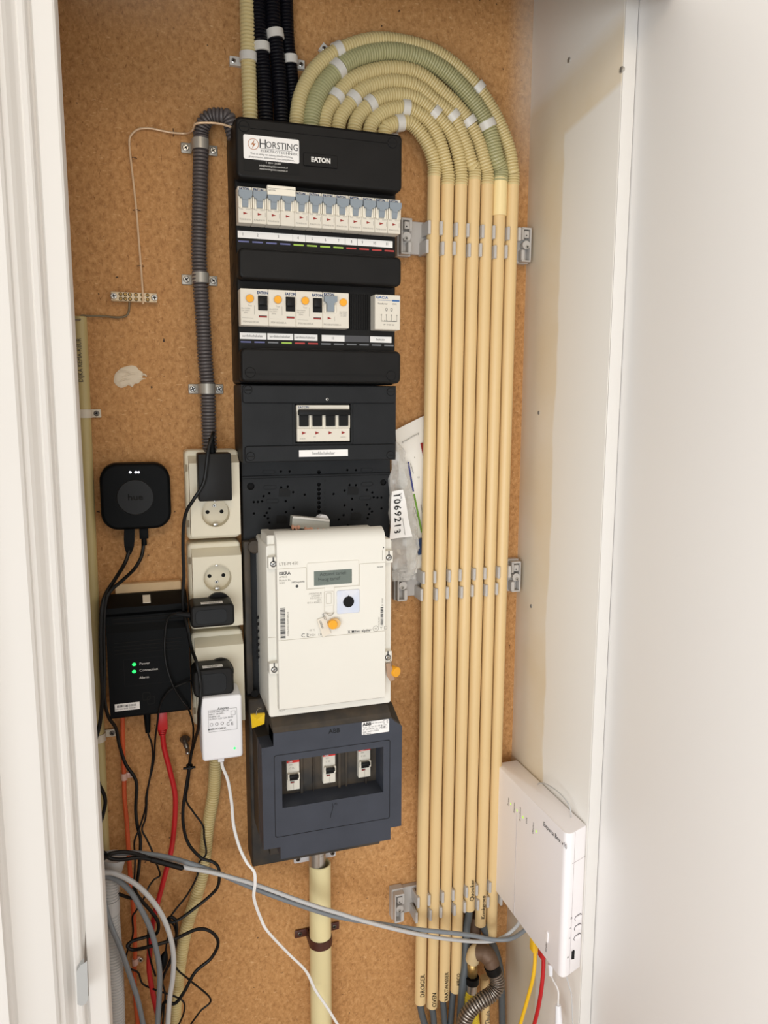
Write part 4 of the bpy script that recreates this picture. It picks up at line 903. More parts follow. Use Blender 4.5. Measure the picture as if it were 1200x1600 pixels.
# dark grey corrugated hose at left of the board
Y = -.022
P = [Vector((.140, -.034, 1.7795)), A(357, 186, -.034), A(345, 181.5, -.032), A(330, 182.5, -.028), A(319, 192, -.025), A(314, 208, Y), A(314, 227, Y), A(312.5, 300, Y), A(311, 380, Y), A(312.5, 434, Y), A(317, 500, Y), A(320.5, 560, Y), A(324.5, 607, Y), A(326, 660, Y), A(328, 712, -.024)]
path = resample(smooth(P, 12), 300)
o = MB().corr(path, .0100, .0046, .0017, 18).build('corrugated_hose', FLEXD); tag(o, 'dark grey corrugated hose from the top socket up to the board side', 'corrugated conduit')
for k, (c_, s1, s2, wn) in enumerate((((313.5, 226), (296, 224), (331, 228), 'top'), ((314, 434.5), (295, 434), (331.5, 435), 'middle'), ((324, 607.5), (306.5, 607.5), (341.5, 608), 'bottom'))):
    q = A(*c_, Y); t = thing('pipe_saddle', 'grey metal saddle with two screws on the dark hose, %s one of three' % wn, 'pipe saddle', (q.x, 0, q.z), 'saddles on the dark grey hose')
    dx = (A(*s2, -.004)-A(*s1, -.004)); wd = .0065
    mb = MB(); n_ = 14; rr = .0108
    out = [(q.x-rr-.0008, -.001)]+[(q.x-(rr)*cos(pi*k2/n_), Y-(rr)*sin(pi*k2/n_)) for k2 in range(n_+1)]+[(q.x+rr+.0008, -.001)]
    inn = [(q.x+rr-.0005, -.001)]+[(q.x+(rr-.001)*cos(pi*k2/n_), Y-(rr-.001)*sin(pi*k2/n_)) for k2 in range(n_+1)]+[(q.x-rr+.0005, -.001)]
    mb.loops([[(x, y, q.z-wd) for x, y in out+inn], [(x, y, q.z+wd) for x, y in out+inn]], smooth=True)
    mb.box(q.x-.0235, q.x-rr+.0005, -.003, -.0008, q.z-wd, q.z+wd, .0012).box(q.x+rr-.0005, q.x+.0235, -.003, -.0008, q.z-wd, q.z+wd, .0012); mb.build('strap', SADDLE, t)
    for d_ in (-.0175, .0178): mb = MB(); cross_screw(mb, q.x+d_, -.0048, q.z, .0043, STEEL, HOLE, 30); mb.build('screw', None, t)

# ------------------------------------------------------------------ bare wire, terminal block, old pipe on the left
pts = [(223.5, 475, -.012), (223, 457, -.012), (220, 416, -.004), (216.5, 372, -.004), (213, 329, -.004), (208, 282, -.004), (204, 247, -.004), (202, 222, -.004), (205, 211, -.004), (216, 202, -.004), (233, 200.5, -.004), (252, 204, -.004),
       (270.6, 207.5, -.004), (292.5, 208.3, -.006), (301, 203, -.03), (306, 193.5, -.045), (327, 192, -.047), (345.6, 194, -.047), (361, 198.5, -.045)]
t = thing('bare_earth_wire', 'thin bare copper-coloured wire running from the terminal block to the board', 'wire', A(223, 475, 0))
MB().tube(px_path(pts), .0014, 8).build('wire_strand', COPPER, t)
for px, py, a in ((208, 247.5, 0), (213.5, 329, 0), (219.5, 416, 0), (270.6, 207.5, 1)):
    q = A(px, py, 0); d = Vector((.0045, 0, 0)) if not a else Vector((0, 0, .005))
    MB().tube([q+Vector((0, -.001, 0))-d, q+Vector((0, -.0052, 0)), q+Vector((0, -.001, 0))+d], .0005, 6).build('staple', DSTEEL, t)
a_, b_ = A(172.8, 454.7, -.012), A(245.3, 459, -.012); z0 = A(173, 469, -.012).z
t = thing('terminal_block', 'cream strip connector with rows of small brass screws', 'terminal block', ((a_.x+b_.x)/2, 0, z0))
zt_ = (a_.z+b_.z)/2; z0 = zt_-.0115; TB = mat('terminal_cream_plastic', (226, 206, 172), .4)
MB().box(a_.x, b_.x, -.012, -.0005, z0, zt_, .0008, 1).build('strip_body', TB, t)
zc = (zt_+z0)/2
for u in (.06, .94): mb = MB(); x = a_.x+(b_.x-a_.x)*u; cross_screw(mb, x, -.0138, zc, .0042, STEEL, HOLE, 10); mb.build('mounting_screw', None, t)
for u in (.21, .31, .41, .54, .68, .79):
    for s_ in (-1, 1):
        x = a_.x+(b_.x-a_.x)*u; mb = MB(); mb.m(HOLE).cyl((x, -.011, zc+s_*.0028), (x, -.0123, zc+s_*.0028), .0024, n=14); cross_screw(mb, x, -.0132, zc+s_*.0028, .0018, BRASS, HOLE, 40*s_+u*90, False); mb.build('brass_screw', None, t)
o = MB().tube(px_path([(202, 468, -.008), (202, 476, -.006), (201, 487, -.004), (196, 494, -.004), (183, 496, -.004), (161, 494, -.004), (140, 493.6, -.008), (127, 493.5, -.016), (125, 500, -.02)]), .0014, 8).build('earth_wire', mat('grey_green_wire', (122, 108, 84), .5)); tag(o, 'short grey wire from the terminal block into the olive pipe', 'wire')
t = thing('olive_conduit', 'old olive-yellow plastic pipe along the left edge of the board', 'conduit', (-.065, -.012, .0))
P0 = Vector((-.0592, -.012, A(124.5, 493.5, -.02).z)); Pm = Vector((-.0655, -.012, A(162, 1330, -.015).z))
mb = MB(); mb.tube([P0, P0+Vector((0, 0, -.001))]+[P0.lerp(Pm, k/6) for k in range(1, 7)]+[Pm+Vector((-.002, 0, -.4))], [.0075]+[.0084]*8, 24); mb.build('pipe_wall', OLIVE, t)
q = A(124.5, 563, -.02); c0x = P0.x-.0012
MB().text('DIJKA KEMA-KEUR', .0086, (c0x-.001, -.012-.0084, q.z), 90, wx=.78, bend=(c0x, -.012, .0092)).build('lettering', DTX, t)
for (px, py, r1, lab) in ((147, 646, -1, 'pale metal strap with a dark screw on the olive pipe near the filler spot'), (168, 1146, 0, 'pale clip with a screw holding the olive pipe below the black gateway')):
    q = A(px, py, -.004); cx = P0.lerp(Pm, (P0.z-q.z)/(P0.z-Pm.z)).x; t = thing('pipe_strap', lab, 'pipe strap', (q.x, 0, q.z), 'straps on the olive pipe')
    PS = mat('pale_strap', (214, 204, 186), .4); mb = MB(); band(mb, cx, -.012, .0086, q.z-.0055, q.z+.0055); xe = A(158 if r1 else 182, py, -.004).x
    mb.box(cx+.004, xe, -.0045, -.001, q.z-.0055, q.z+.0055, .001); mb.build('strap', PS, t)
    mb = MB(); cross_screw(mb, xe-.0055, -.0062, q.z, .0036, DSTEEL, HOLE); mb.build('screw', None, t)

# ------------------------------------------------------------------ smart lighting bridge
hb_ = thing('lighting_bridge', 'square black rounded lighting hub with a round button and white lights', 'smart home hub', (0, 0, 1.277))
MB().rrect(-.0452, .0438, 1.2765, 1.3642, -.030, -.003, .022, .004, n=10).build('housing', DEV, hb_)
q = A(211.5, 777, -.030)
mb = MB(); mb.m(HOLE).cyl((q.x, -.029, q.z), (q.x, -.0303, q.z), .0240, n=48); mb.m(mat('hub_button_black', (13, 15, 18), .5, spec=.3)).cyl((q.x, -.029, q.z), (q.x, -.0312, q.z), .0232, n=48, bev=.0006); b = mb.build('push_button', None, hb_)
MB().text('hue', .0115, (q.x, -.0315, q.z), bold=.02, wx=1.15).build('lettering', HOLE, b)
for px, w_ in ((203.5, .0014), (212.3, .0015), (216.3, .0014)): q = A(px, 738, -.030); MB().sphere((q.x, -.0302, q.z), w_, 10, (1.2, .4, 1)).build('status_light', LEDW, hb_, label='lit white light')
for k, (px, py0, py1, w0, w1, lab) in enumerate(((202.5, 828, 858, .0062, .0026, 'network'), (224.5, 828, 846, .0050, .0042, 'power'))):
    pass
cabs = []
def cable(name, label, pts, r, m, cat='cable', group=None, ends=None, k=8, n=10):
    path = px_path(pts, k)
    if ends:
        t = thing(name, label, cat, path[-1], group); MB().tube(path, r, n).build('cable_sheath', m, t); return t, path
    o = MB().tube(path, r, n).build(name, m); tag(o, label, cat, group); return o, path
def plug_taper(parent, p0, p1, r0, r1, m, name='plug', flat=.6):
    p0 = Vector(p0); p1 = Vector(p1); d = (p1-p0).normalized(); u = Vector((1, 0, 0)); u = (u-d*u.dot(d)).normalized(); v = d.cross(u)
    S = []
    for tt, rr in ((0, r0), (.45, r0), (.7, r0*.85+r1*.15), (1, r1)):
        c = p0.lerp(p1, tt); S.append([c+u*rr*sx_+v*rr*flat*sz for sx_, sz in ((-1, -1), (1, -1), (1, 1), (-1, 1))])
    return MB().loops(S, smooth=False).build(name, m, parent)
t, _ = cable('network_cable', 'black cable from the left port of the lighting hub', [(203, 848, -.016), (202, 860, -.018), (195, 880, -.024), (180, 905, -.045), (167, 925, -.06), (160, 945, -.07), (157, 985, -.07), (158, 1040, -.068), (160, 1085, -.065), (156, 1130, -.06), (148, 1160, -.06), (140, 1195, -.05)], .0026, CBLK, ends=True)
q = A(202.5, 828, -.016); plug_taper(t, (q.x, -.016, 1.2775), A(201.5, 866, -.018), .0068, .0028, DEV)
t, _ = cable('hub_power_cable', 'black cable from the right port of the lighting hub', [(224, 846, -.016), (223.5, 858, -.017), (220, 872, -.02), (209, 890, -.03), (190, 908, -.05), (174, 922, -.062), (165, 940, -.068), (162, 985, -.066), (163, 1050, -.064), (163, 1090, -.062), (169, 1119, -.05), (181, 1138, -.035), (186.5, 1164, -.028), (196, 1193, -.024),
    (210, 1214, -.022), (213.6, 1229.5, -.022), (212, 1264, -.022), (214.6, 1290, -.025), (219.5, 1313, -.03), (217.5, 1352, -.05), (214, 1377, -.05), (212, 1393, -.05), (222, 1408, -.05), (236, 1424, -.05), (247, 1441, -.05), (245, 1458, -.05), (228, 1464, -.05), (208, 1470, -.052), (199, 1478, -.055), (208, 1484, -.055), (233, 1479, -.06), (271, 1468, -.06),
    (308, 1452, -.05), (330, 1456, -.05), (341, 1473, -.05), (330, 1497, -.05), (305, 1519, -.052), (287, 1551, -.055), (273, 1568, -.055), (257, 1566, -.05), (250, 1590, -.045), (248, 1615, -.04)], .0024, CBLK, ends=True)
q = A(224.5, 828, -.016); MB().box(q.x-.0058, q.x+.0058, -.021, -.010, A(224, 841, -.016).z, 1.2775, .0008).cyl((q.x, -.016, A(224, 852, -.016).z), (q.x, -.016, A(224, 840, -.016).z), .0036, n=14).build('plug', DEV, t)

# ------------------------------------------------------------------ black gateway box on its pine backing
a_ = A(182, 917, -.012); o = MB().box(A(180, 925, -.012).x, A(283, 912, -.012).x, -.0120, -.0005, 1.03, A(182, 914, -.012).z, .0008, 1).build('pine_batten', mat('pale_pine', (226, 194, 150), .6, noise_amt=.15, nscale=30)); tag(o, 'pale wooden batten showing above the black gateway', 'batten')
gx0, gx1, gz0, GY = -.0455, .0598, 1.0245, -.052; gz1 = A(200, 927, -.014).z; gzs = A(200, 949, GY).z
gw = thing('network_gateway', 'tall black gateway box with two green lights and louvres', 'gateway', (.007, -.012, gz0))
def GQ(x, y): return A(130+x/6.667, 900+y/6.667, GY)
prof = [(-.012, gz0), (GY+.003, gz0), (GY+.0006, gz0+.001), (GY, gz0+.003), (GY, GQ(300, 600).z), (GY+.006, GQ(300, 530).z), (GY+.006, GQ(300, 440).z), (GY, GQ(300, 400).z), (GY, gzs), (-.018, gz1), (-.012, gz1)]
MB().extx(prof, gx0, gx1, smooth=False).build('housing', DEV, gw)
mb = MB(); xa, xb = GQ(310, 500).x, GQ(1020, 450).x
for y in (465, 510): z = GQ(310, y).z; mb.box(xa, xb, GY+.0052, GY+.007, z-.0008, z+.0008)
for y in (703, 741, 779, 817): z = GQ(310, y).z; mb.box(xa, xb, GY-.0004, GY+.001, z-.0006, z+.0006)
mb.build('louvres', HOLE, gw)
P = []
for u in (.22, .80): y_ = GY*(1-u)+(-.018)*u; P.append((y_, gzs*(1-u)+gz1*u))
xa_, xb_ = A(223, 935, -.035).x, A(235, 935, -.035).x
MB().loops([[(xa_, P[0][0], P[0][1]+o_), (xb_, P[0][0], P[0][1]+o_), (xb_, P[1][0], P[1][1]+o_), (xa_, P[1][0], P[1][1]+o_)] for o_ in (-.001, .0006)], smooth=False).build('white_tab', MODS, gw)
for y in (921, 996): q = GQ(531, y); MB().sphere((q.x, GY, q.z), .0023, 12, (1.15, .4, 1)).build('status_light', LEDG, gw, label='lit green light')
mb = MB()
for y, s_ in ((915, 'Power'), (985, 'Connection'), (1060, 'Alarm')): q = GQ(585, y); mb.text(s_, .0048, (q.x, GY-.0004, q.z), align='LEFT', wx=1.05)
mb.build('lettering', WTX, gw)
mb = MB(); a_, b_ = GQ(612, 1212), GQ(704, 1290); ring_rect(mb, a_.x, b_.x, b_.z, a_.z, GY-.0005, .0012, .0025); a_, b_ = GQ(664, 1250), GQ(750, 1330); ring_rect(mb, a_.x, b_.x, b_.z, a_.z, GY-.0007, .0012, .0025)
mb.build('chain_emblem', HOLE, gw)
mb = MB(); a_, b_ = GQ(420, 872), GQ(905, 1100); ring_rect(mb, a_.x, b_.x, b_.z, a_.z, GY-.0003, .0003, .001); mb.build('panel_outline', BLK, gw)
a_, b_ = GQ(328, 1345), GQ(588, 1325); z0 = GQ(328, 1418).z+.0008; z1 = a_.z+.001; sl = MB().box(a_.x, b_.x, GY-.0005, GY, z0, z1).build('barcode_sticker', LBL, gw)
mb = MB(); x = a_.x+.003; random.seed(5)
while x < b_.x-.004: w_ = random.choice((.0003, .0006, .0009)); mb.box(x, x+w_, GY-.0007, GY-.0005, z0+.005, z1-.002); x += w_+random.choice((.0004, .0007))
mb.text('S/N 1006 0058 9220 009', .0026, ((a_.x+b_.x)/2-.002, GY-.0007, z0+.0027)); mb.build('barcode', DTX, sl)

# ------------------------------------------------------------------ wall sockets
def double_socket(pyt, pyb, wells, label, xb0=.0632, xb1=.1345, slant=.012):
    zt_ = A(295, pyt, -.025).z; zb_ = A(300, pyb, -.025).z
    t = thing('wall_socket', label, 'wall socket', ((xb0+xb1)/2, 0, zb_), 'surface-mounted double sockets')
    MB().rrect(xb0, xb1, zb_, zt_, -.030, -.0005, .006, .003).build('mounting_box', SOCK, t)
    fx0, fx1 = xb0+.0045, xb1-.0012; fz1 = zt_-.0165; fz0 = zb_+.007; SF = -.048
    hs = [circ(x, z, .0188, 40) for x, z in wells]
    mb = MB().plate([(fx0, fz0), (fx1, fz0), (fx1, fz1), (fx0, fz1)], hs, SF, SF+.016)
    mb.extx([(SF, fz1), (-.031, fz1+.009), (-.029, fz1+.009), (-.029, fz1)], fx0, fx1)
    mb.box(fx0, fx1, -.031, -.028, fz0, fz1); mb.build('face_plate', SOCK, t)
    for x, z in wells:
        w_ = MB(); n = 40
        w_.loops([[(x+r*cos(2*pi*k/n), y, z+r*sin(2*pi*k/n)) for k in range(n)] for r, y in ((.0197, SF-.0006), (.0186, SF-.0006), (.0180, SF+.0145), (.0005, SF+.0145))], cap0=False); so = w_.build('socket_well', SOCKI, t)
        b = MB().m(HOLE)
        for s_ in (-1, 1): b.cyl((x+s_*.0094, SF+.0148, z), (x+s_*.0094, SF+.0142, z), .0027, n=16)
        b.m(STEEL).box(x-.003, x+.003, SF+.004, SF+.013, z-.0178, z-.0145, .0005).box(x-.002, x+.002, SF+.004, SF+.013, z+.0150, z+.0178, .0005)
        cross_screw(b, x, SF+.013, z+(.0085 if wells.index((x, z)) == len(wells)-1 and pyt < 800 else -.0085), .0026, STEEL, HOLE); b.build('contacts', None, so)
    b = MB()
    for z in (zt_-.024, zb_+.022): b.box(xb0-.0006, xb0+.004, -.0275, -.0265, z-.005, z+.005).box(xb0+.0005, xb0+.0035, -.0312, -.0296, z-.0045, z+.0045)
    b.build('latch_notches', mat('notch_shadow_brown', (150, 136, 112), .6), t)
    return t, zt_, zb_
wq = A(337, 802, -.048); xw = wq.x; double_socket(703, 842, [(xw, wq.z)], 'uppermost cream wall socket, half covered by a thin black adapter')
wq = A(340, 903, -.048); w2 = A(341, 950, -.048); double_socket(848, 983, [(xw, wq.z), (xw, w2.z-.0005)], 'middle cream wall socket with one open outlet above a black plug')
wq = A(344, 1050, -.048); double_socket(988, 1132, [(xw, wq.z)], 'lowest cream wall socket holding a black plug and the white adapter')
# thin black adapter
t = thing('flat_black_adapter', 'thin flat black power adapter in the uppermost socket', 'power adapter', A(336, 780, -.07))
a_, b_ = A(308.5, 709, -.072), A(363, 782, -.072)
MB().box(a_.x, b_.x, -.073, -.046, b_.z, a_.z, .002).build('body', BLK, t)
q = A(331, 706, -.064); MB().cyl((q.x, -.062, a_.z-.001), (q.x, -.062, a_.z+.020), .0050, .0036, n=16).build('strain_relief', DEV, t)
pts = [(331, 697, -.062), (331, 686, -.062), (333, 676, -.066), (331, 684, -.074), (326, 700, -.078), (323, 725, -.079), (318, 755, -.078), (303, 780, -.075), (292, 798, -.07), (287, 820, -.066), (286, 855, -.064), (287, 900, -.064), (285.5, 930, -.066), (288, 960, -.064), (294, 985, -.06), (299, 1012, -.07), (307, 1035, -.091), (312.5, 1062, -.0935), (313.5, 1088, -.099), (311, 1112, -.092),
       (310, 1136.5, -.07), (304, 1158, -.04), (298, 1181, -.03), (295, 1204, -.028), (290, 1235, -.028), (286, 1264, -.028), (287, 1293, -.028), (295, 1319, -.03), (314, 1340, -.04), (333, 1347, -.045), (342, 1358, -.05), (341, 1383, -.05), (329, 1399, -.048), (303, 1420, -.048), (281, 1436, -.05), (268, 1441, -.05), (262, 1437, -.05), (268, 1433, -.052), (275, 1440, -.05), (276, 1460, -.048), (272, 1478, -.046), (267, 1500, -.045), (256, 1524, -.04), (250, 1545, -.04)]
MB().tube(px_path(pts), .0023, 10).build('power_cord', CBLK, t)
# two black plug-in chargers
def charger(label, pA, pB, pT, dep, labtxt, cat='power adapter'):
    a_, b_ = A(pA[0], pA[1], dep), A(pB[0], pB[1], dep); x0, x1, z0, z1 = a_.x, b_.x, b_.z, a_.z; h = z1-z0; yb = -.050
    t = thing('black_plug_adapter', label, cat, ((x0+x1)/2, dep, z0), 'black plug-in adapters')
    mb = MB(); mb.rrect(x0, x1, z0, z1, dep, yb, h*.2, .003, n=6); mb.build('body', BLK, t)
    MB().rrect(x0+.006, x1-.010, z0+.005, z1-.006, dep-.0006, dep+.001, h*.2, .0005).build('grip_panel', SLATE, t)
    zt_ = z1; xl = x0+(x1-x0)*.25
    sl = MB().box(xl, xl+(x1-x0)*.50, dep+.0075, dep+.0165, zt_-.0001, zt_+.0004).build('white_sticker', LBL, t)
    mb = MB().text(labtxt, .0042, (xl+(x1-x0)*.25, dep+.0125, zt_+.0006), X=(1, 0, 0), Zv=(0, 1, 0), wx=.8).text(labtxt[::-1], .0032, (xl+(x1-x0)*.25, dep+.0095, zt_+.0006), X=(1, 0, 0), Zv=(0, 1, 0), wx=.8); mb.build('lettering', DTX, sl)
    c = (xw, (z0+z1)/2); MB().cyl((c[0], -.034, c[1]+.004), (c[0], yb-.004, c[1]+.004), .0170, n=30).build('plug_neck', BLK, t)
    return t
t = charger('black plug-in adapter in the middle socket, its cable leaving to the left', (297.5, 948), (367, 977), 935, -.092, 'ACFL-DCK.COM')
pts = [(300, 961, -.074), (290, 958, -.072), (280, 959, -.070), (268, 961, -.068), (261, 969, -.066), (258, 990, -.064), (257, 1012, -.064), (260, 1040, -.064), (270, 1070, -.064), (283, 1092, -.062), (294, 1107, -.06), (301, 1129, -.045), (302, 1148, -.036), (300, 1170, -.032), (297, 1198, -.033), (294, 1226, -.032), (291, 1250, -.03), (303, 1270, -.028), (317, 1290, -.03), (319, 1309, -.03), (322, 1334, -.04),
       (311, 1348, -.04), (308, 1369, -.042), (292, 1399, -.042), (273, 1423, -.045), (266, 1436, -.05), (273, 1449, -.048), (276, 1471, -.046), (273, 1492, -.046), (276, 1513, -.046), (297, 1532, -.045), (329, 1561, -.04), (313, 1580, -.04), (297, 1602, -.04)]
MB().tube(px_path(pts), .0014, 8).build('power_cord', CBLK, t)
q = A(296, 960, -.072); MB().cyl(A(300, 961, -.074), A(276, 959.5, -.069), .0042, .0022, n=12).build('strain_relief', SLATE, t)
t = charger('black plug-in adapter in the lowest socket, just above the white adapter', (301.5, 1049), (366, 1085), 1040, -.088, 'S/N: 01230')
pts = [(306, 1064, -.07), (296, 1064.5, -.062), (284, 1069, -.06), (271, 1075, -.06), (260, 1084, -.06), (253, 1094, -.058), (248, 1112, -.056), (245.5, 1132, -.05), (242.7, 1154, -.04), (240, 1191, -.03), (233, 1222, -.026), (228, 1245, -.026), (227, 1264, -.026), (217.5, 1295, -.03), (210, 1315, -.04), (211, 1342, -.062), (210, 1371, -.06), (208, 1393, -.055), (217, 1411, -.052), (226, 1430, -.052), (231, 1449, -.056), (231, 1476, -.058), (236, 1503, -.05), (243, 1525, -.045)]
MB().tube(px_path(pts), .0013, 8).build('power_cord', CBLK, t)
# white adapter
WY = -.095
t = thing('white_adapter', 'white power adapter with green light and rating plate in the lowest socket', 'power adapter', A(346, 1186, WY))
a_, b_ = A(313.5, 1092, WY), A(379, 1186, WY); zt_ = a_.z; zb_ = A(346, 1187, WY).z; x0, x1 = a_.x, A(379, 1140, WY).x
MB().rrect(x0, x1, zb_, zt_, WY, -.050, .0045, .003).build('body', WHT, t)
mb = MB(); X0_, X1_ = A(325, 1110, WY).x, A(370, 1110, WY).x; Z1_ = A(346, 1108, WY).z; Z0_ = A(346, 1142, WY).z; ring_rect(mb, X0_, X1_, Z0_, Z1_, WY-.0003, .0003, .0008); mb.text('Adapter', .0045, ((X0_+X1_)/2+.001, WY-.0004, Z1_+.0012), bold=.01)
for k, s_ in enumerate(('MODEL: MSIP-REM-12V', 'INPUT: 100-240V~', '50-60Hz 1.2A', 'OUTPUT: 12.0V  2.5A 30.0W')): mb.text(s_, .0030, (X0_+.001, WY-.0004, Z1_-.0025-.0034*k), align='LEFT', wx=.86)
mb.text('C E', .0064, (X0_+.028, WY-.0004, Z0_+.0085)).text('LPS', .003, (X0_+.029, WY-.0004, Z0_+.0135)).text('MADE IN CHINA', .0032, (X0_+.011, WY-.0004, Z0_+.0038), bold=.02)
for u in (.003, .010, .017): mb.loops([[(X0_+u+.001+r*cos(2*pi*k/12), WY-.0004, Z0_+.0105+r*sin(2*pi*k/12)) for k in range(12)] for r in (.0022, .0018)], cap0=False, cap1=False)
ring_rect(mb, X1_-.008, X1_-.002, Z1_-.010, Z1_-.004, WY-.0004, .0003, .0005); mb.build('lettering', DTX, t)
q = A(366.5, 1169, WY); MB().sphere((q.x, WY, q.z), .0017, 10, (1, .4, 1)).build('status_light', LEDG, t, label='lit green light')
MB().box(A(340, 1189, -.08).x, A(350, 1189, -.08).x, -.085, -.073, zb_-.0085, zb_+.001, .0012).build('strain_relief', WHT, t)
pts = [(345.6, 1190, -.079), (347, 1199, -.079), (355, 1219.5, -.079), (361, 1255, -.082), (364, 1289, -.09), (373, 1323, -.10), (385, 1348, -.11), (396, 1362, -.115), (397.5, 1380, -.115), (396, 1404, -.11), (407, 1436, -.10), (418, 1456, -.10), (450, 1490, -.09), (477, 1517, -.085), (492, 1547, -.08), (511, 1575, -.08), (530, 1606, -.08)]
MB().tube(px_path(pts), .0014, 8).tube([p+Vector((.0016, -.0008, 0)) for p in px_path(pts)], .0014, 8).build('power_cord', CWHT, t)

# ------------------------------------------------------------------ bag, label and schedule tucked beside the plate
PAP = mat('schedule_paper', (236, 232, 224), .6)
def sheet(mb, P, th=.0004):
    """four corners TL, TR, BR, BL -> gently waved sheet with thickness"""
    TL, TR, BR, BL = [Vector(p) for p in P]; nu, nv = 8, 16; F = []; B = []
    for j in range(nv+1):
        for i in range(nu+1):
            u, v = i/nu, j/nv; p = TL.lerp(TR, u).lerp(BL.lerp(BR, u), v); p = p+Vector((0, .0018*sin(v*7+u*3), 0)); F.append(p)
    vf = [mb.bm.verts.new(p) for p in F]; vb = [mb.bm.verts.new(p+Vector((0, th, 0))) for p in F]
    for j in range(nv):
        for i in range(nu):
            a = j*(nu+1)+i; mb._face((vf[a], vf[a+1], vf[a+nu+2], vf[a+nu+1]), True); mb._face((vb[a], vb[a+nu+1], vb[a+nu+2], vb[a+1]), True)
    return lambda u, v, off=.0006: TL.lerp(TR, u).lerp(BL.lerp(BR, u), v)+Vector((0, .0018*sin(v*7+u*3)-off, 0))
t = thing('circuit_schedule_sheet', 'white printed schedule sheet with coloured bars tucked behind the first conduit', 'paper sheet', A(645, 870, -.012))
cor = [A(618, 672, -.014), A(672, 645, -.014), A(672, 886, -.014), A(638, 902, -.014)]
mb = MB(); f = sheet(mb, cor); sh = mb.build('paper', PAP, t)
def bar(pa, pb, w_, m_):
    a, b = A(*pa, -.0165), A(*pb, -.0165); d = (b-a).normalized(); s_ = Vector((-d.z, 0, d.x))*w_; mb = MB(); mb.loops([[a-s_, a+s_, b+s_, b-s_], [p+Vector((0, .0006, 0)) for p in (a-s_, a+s_, b+s_, b-s_)]], smooth=False); mb.build('printed_bar', m_, sh)
bar((638, 722), (646, 768), .0012, mat('blue_bar_print', (56, 62, 130), .5)); bar((647, 772), (659, 832), .0013, mat('green_bar_print', (112, 158, 54), .5)); bar((659, 692), (663, 712), .0022, REDP); bar((654, 842), (659, 866), .0055, NAVY)
mb = MB().m(DTX)
for s_, px, py, rot, sz in (('groepenverklaring', 641, 684, 27, .004), ('wandgroepen', 644, 732, -72, .003), ('keukengroep', 650, 800, -72, .003), ('11', 654, 746, 5, .004), ('slaapkamer', 659, 795, -78, .003), ('8', 648, 715, 5, .003)):
    q = A(px, py, -.0168); mb.text(s_, sz, q, rot)
mb.build('lettering', None, sh)
BAGM = bpy.data.materials.new('clear_bag_plastic'); BAGM.use_nodes = True; nt = BAGM.node_tree; b = nt.nodes['Principled BSDF']; b.inputs['Base Color'].default_value = (.72, .71, .68, 1); b.inputs['Roughness'].default_value = .18
b.inputs['Alpha'].default_value = .42; n_ = nt.nodes.new('ShaderNodeTexNoise'); n_.inputs['Scale'].default_value = 60; r_ = nt.nodes.new('ShaderNodeMapRange'); r_.inputs[3].default_value = .18; r_.inputs[4].default_value = .62; tcn = nt.nodes.new('ShaderNodeTexCoord')
nt.links.new(tcn.outputs['Object'], n_.inputs[0]); nt.links.new(n_.outputs['Fac'], r_.inputs[0]); nt.links.new(r_.outputs[0], b.inputs['Alpha'])
t = thing('clear_plastic_bag', 'crumpled clear plastic bag hanging beside the mounting plate', 'plastic bag', A(633, 905, -.03))
left = [(619, 690), (612, 725), (607, 765), (608, 810), (610, 850), (612, 890), (612, 908)]; right_ = [(628, 697), (637, 725), (643, 765), (650, 810), (655, 850), (651, 880), (648, 905)]
mb = MB(); rings = []; NU = 28
for j in range(31):
    v = j/30*6; i = min(5, int(v)); fr_ = v-i
    L_ = A(left[i][0]*(1-fr_)+left[i+1][0]*fr_, left[i][1]*(1-fr_)+left[i+1][1]*fr_, -.032); R_ = A(right_[i][0]*(1-fr_)+right_[i+1][0]*fr_, right_[i][1]*(1-fr_)+right_[i+1][1]*fr_, -.024)
    th = .003+.006*sin(pi*j/30); ring = []
    for k in range(NU):
        a = 2*pi*k/NU; c = L_.lerp(R_, .5-.5*cos(a)); p = c+Vector((0, -th*sin(a), 0)); nn = noise.noise_vector(p*95)*.0030+noise.noise_vector(p*230)*.0013; ring.append(p+Vector((nn.x, nn.y*1.6, nn.z)))
    rings.append(ring)
mb.loops(rings); mb.build('bag_film', BAGM, t, sharp=14)
P = [A(612.5, 768, -.048), A(630, 765, -.045), A(644, 838, -.045), A(609, 843, -.048)]
mb = MB(); f = sheet(mb, P); t = thing('numbered_paper_tag', 'curled white paper tag printed 1069213 on the clear bag', 'paper tag', A(627, 842, -.047)); pt = mb.build('paper', LBL, t)
mb = MB()
for k, ch in enumerate('1069213'):
    q = f(.40-.012*k, .10+.125*k, .001); mb.text(ch, .0145, q, -84, bold=.012, wx=1.0)
q = f(.72, .16); mb.text('3.14.1E', .0048, q, -78); a, b_ = f(.62, .2), f(.70, .95); mb.tube([a, b_], .00025, 5); mb.build('lettering', PITCH, pt)

# ------------------------------------------------------------------ router on the side panel
RX = .540
def RQ(x, y, X=RX): return AX(740+x/3.636, 1160+y/3.636, X)
yb_, yf_ = -.022, -.2435; rz0, rz1 = .641, .861
rt = thing('wifi_router', 'white upright router with lime lights fixed to the side panel at lower right', 'router', (.56, -.13, rz0))
t_ = bmesh.new(); bmesh.ops.create_cube(t_, size=1)
for v in t_.verts:
    v.co = Vector(((RX+.5795)/2+v.co.x*(.5795-RX), (yb_+yf_)/2+v.co.y*(yb_-yf_), (rz0+rz1)/2+v.co.z*(rz1-rz0)))
    if v.co.x > .56 and v.co.y < -.2: v.co.y = -.2285
def ys(x): return yf_+.015*(x-RX)/(.5795-RX)
bmesh.ops.bevel(t_, geom=[e for e in t_.edges if abs(e.verts[0].co.z-e.verts[1].co.z) > .1 and e.verts[0].co.x < .56], offset=.012, segments=6, affect='EDGES', profile=.5)
